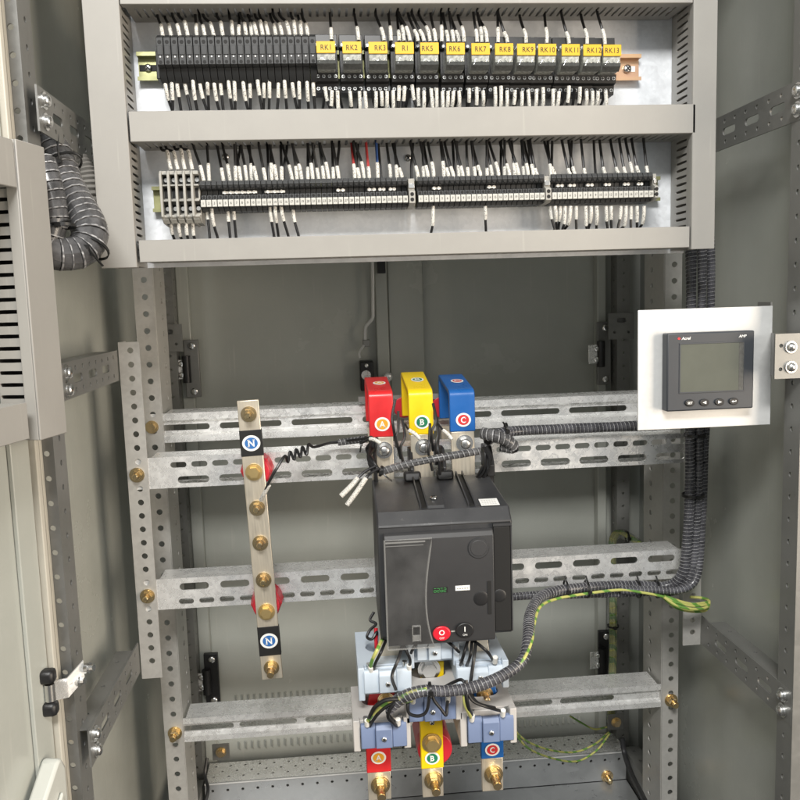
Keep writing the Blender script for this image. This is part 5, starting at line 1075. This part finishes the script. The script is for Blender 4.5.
# transformer secondary wires
CWL = []
def cw(lab, pts, m='wire', r=0.0019): b = MB(); b.tube(PX(pts), r, 8, 7); CWL.append(b.build('wire', m, label=lab, cat='wire')); return CWL[-1]
YW = 0.905
cw('black wire from the breaker to the left end of the left pale blue transformer', [(386, 640, 0.935), (381, 652, 0.915), (376, 662, 0.918), (373, 671, 0.928)])
cw('yellow green wire at the left end of the left pale blue transformer', [(383, 638, 0.935), (377, 650, 0.914), (372, 661, 0.918), (370, 670, 0.928)], 'earth', 0.0022)
cw('black wire from the breaker to the right end of the left pale blue transformer', [(401, 641, 0.93), (406, 650, 0.915), (410, 660, 0.918), (409, 668, 0.928)])
cw('short black wire left of the middle pale blue transformer', [(419, 641, 0.93), (414, 647, 0.92), (411, 653, 0.925)])
cw('short black wire right of the middle pale blue transformer', [(447, 641, 0.93), (454, 647, 0.92), (459, 652, 0.925)])
cw('left black wire of the pair at the right pale blue transformer', [(468, 640, 0.93), (465, 650, 0.915), (462, 660, 0.918), (460, 666, 0.928)])
cw('right black wire of the pair at the right pale blue transformer', [(472, 640, 0.93), (471, 652, 0.912), (469, 660, 0.916), (466.5, 666, 0.928)])
cw('black wire from the breaker to the far end of the right pale blue transformer', [(474, 641, 0.93), (482, 647, 0.912), (489, 654, 0.915), (494, 662, 0.928)])
cw('yellow green wire to the left end of the lower left transformer', [(402, 697, 0.886), (388, 702, 0.888), (377, 710, 0.892), (369, 719, 0.900), (366, 726, 0.912)], 'earth', 0.0023)
cw('black wire to the left end of the lower left transformer', [(404, 700, 0.886), (391, 704, 0.886), (381, 711, 0.889), (374, 719, 0.897), (370, 726, 0.908)])
cw('black wire to the right end of the lower left transformer', [(402, 699, 0.887), (391, 705, 0.888), (387, 711, 0.893), (391, 718, 0.898), (398, 725, 0.910)])
cw('yellow green wire looping to the left end of the lower middle transformer', [(427, 689, 0.883), (412, 692, 0.884), (400, 698, 0.885), (396, 702, 0.887), (406, 701, 0.888), (413, 700, 0.905)], 'earth', 0.0026)
cw('black wire looping in front of the left half of the lower middle cover', [(429, 690, 0.884), (429, 700, 0.884), (426, 712, 0.886), (418, 716, 0.886), (409, 713, 0.887), (408, 703, 0.890), (413, 700, 0.905)])
cw('black wire looping in front of the right half of the lower middle cover', [(431, 690, 0.884), (434, 700, 0.884), (441, 709, 0.885), (446, 715, 0.886), (447, 706, 0.892), (448, 699, 0.905)])
cw('black wire to the left end of the lower right transformer', [(466, 680, 0.89), (466, 694, 0.885), (468, 706, 0.888), (472, 716, 0.905)], 'wire', 0.0024)
cw('yellow green wire to the left end of the lower right transformer', [(464, 692, 0.886), (465, 704, 0.888), (469, 713, 0.896), (472, 719, 0.908)], 'earth', 0.0022)
cw('black wire to the right end of the lower right transformer', [(466, 690, 0.886), (473, 701, 0.886), (487, 707, 0.889), (501, 711, 0.905)])
for px, py, Y, k in ((371, 670, 0.925, 0), (409, 668, 0.925, 2), (495, 660, 0.922, 7), (367, 723, 0.905, 9), (398, 722, 0.904, 10), (413, 700, 0.902, 12), (448, 699, 0.902, 13), (472, 718, 0.905, 14), (503, 713, 0.903, 16)):
    q = at(px, py, Y); b = MB(); b.cyl(q-Z_*0.004+Y_*0.002, q+Z_*0.0045-Y_*0.002, 0.0030, 12); b.build('ferrule', 'white', CWL[k])
cw('black wire leaving the end of the long bundle above the lower left transformer', [(398, 699, 0.884), (386, 700, 0.882), (376, 706, 0.885), (371, 714, 0.894), (368, 722, 0.905)], 'wire', 0.0024)
cw('black wire hanging from the long bundle beside the red bolt', [(400, 700, 0.886), (392, 706, 0.884), (388, 716, 0.886), (392, 722, 0.894), (397, 726, 0.906)], 'wire', 0.0021)
cw('black wire crossing behind the long bundle to the lower right transformer', [(440, 690, 0.9), (452, 683, 0.905), (462, 680, 0.9), (468, 690, 0.893), (478, 703, 0.892), (495, 708, 0.9)], 'wire', 0.0019)
cw('black wire rising from the long bundle to the underside of the breaker', [(470, 686, 0.9), (472, 672, 0.905), (474, 658, 0.91), (476, 642, 0.925)], 'wire', 0.0021)
cw('black wire arching from the left pale blue transformer to the breaker underside', [(396, 690, 0.89), (392, 676, 0.9), (398, 660, 0.905), (404, 642, 0.925)], 'wire', 0.0019)
tie('black tie round the wrapped bundle above the lower middle cover', at(430, 690, 0.887), X_, 0.0080, at(430, 698, 0.879))
# earth wires
e1 = [(520, 664, 0.898), (526, 655, 0.905), (532, 640, 0.925), (534, 625, 0.96), (540, 607, 1.0), (556, 599, 1.03), (584, 594, 1.036), (620, 590, 1.036), (645, 593, 1.03), (664, 597, 1.03), (676, 603, 1.025)]
cw('yellow green earth wire running along the long wrapped bundle', e1, 'earth', 0.0019)
for k, (dz, dy) in enumerate(((0, 0), (3, -0.006), (5.5, 0.004), (-2, 0.006))):
    b = MB(); b.tube(PX([(664, 596+dz*0.4, 1.03+dy), (676, 602+dz, 1.026+dy), (692, 606+dz, 1.025+dy), (706, 604.5+dz, 1.034+dy), (709, 601, 1.05+dy), (702, 598, 1.06), (690, 597, 1.062)]), 0.0019, 8, 8)
    b.build('earth_loop', 'earth', label='yellow green wire curled round the foot of the right short strip', cat='wire', group='earth wires curled round the right short strip')
ve = PX([(640, 545, 1.25), (630, 538, 1.27), (619, 533, 1.29), (613, 540, 1.30), (612, 556, 1.31), (613, 600, 1.32), (613, 650, 1.32), (612, 688, 1.32), (611, 720, 1.32)])
b = MB()
for k in range(4):
    a = math.pi/2*k; b.tube([p+Vector((0.0032*math.cos(a), 0.0032*math.sin(a), 0.001*k)) for p in ve], 0.0032, 7, 6)
o = b.build('earth_cable', 'earth', label='thick yellow green earth cable in clear wrap hanging at the rear right', cat='cable')
b = MB(); b.helix(ve, 0.0078, 0.012, 0.86, 8, 12, 0.0004); b.build('spiral_wrap', 'clearwrap', o)
tie('black tie round the earth cable near its upper bend', at(627, 537, 1.27), X_, 0.0085); tie('black tie round the hanging earth cable halfway down', at(613, 626, 1.32), Z_, 0.0085)
cw('upper thin yellow green wire sagging above the floor sill', [(508, 722, 1.05), (525, 740, 1.15), (550, 750, 1.22), (575, 752, 1.27), (595, 744, 1.28), (609, 732, 1.28)], 'earth', 0.0016)
cw('lower thin yellow green wire sagging above the floor sill', [(508, 724, 1.05), (528, 748, 1.15), (555, 759, 1.22), (578, 761, 1.26), (597, 750, 1.27), (610, 733, 1.27)], 'earth', 0.0016)
cw('short yellow green wire dropping below the right end of the lowest rail', [(570, 716, 1.28), (580, 722, 1.28), (594, 729, 1.28), (607, 727, 1.28)], 'earth', 0.0016)
cw('black cable hanging behind the left end of the lowest rail', [(207, 758, 1.27), (205, 775, 1.26), (208, 790, 1.24), (203, 810, 1.22)], 'wire', 0.0026)
cw('dark cable running down beside the right base rail', [(622, 738, 1.28), (625, 755, 1.27), (632, 775, 1.22), (642, 795, 1.14), (650, 812, 1.08)], 'wrapcore', 0.0045)
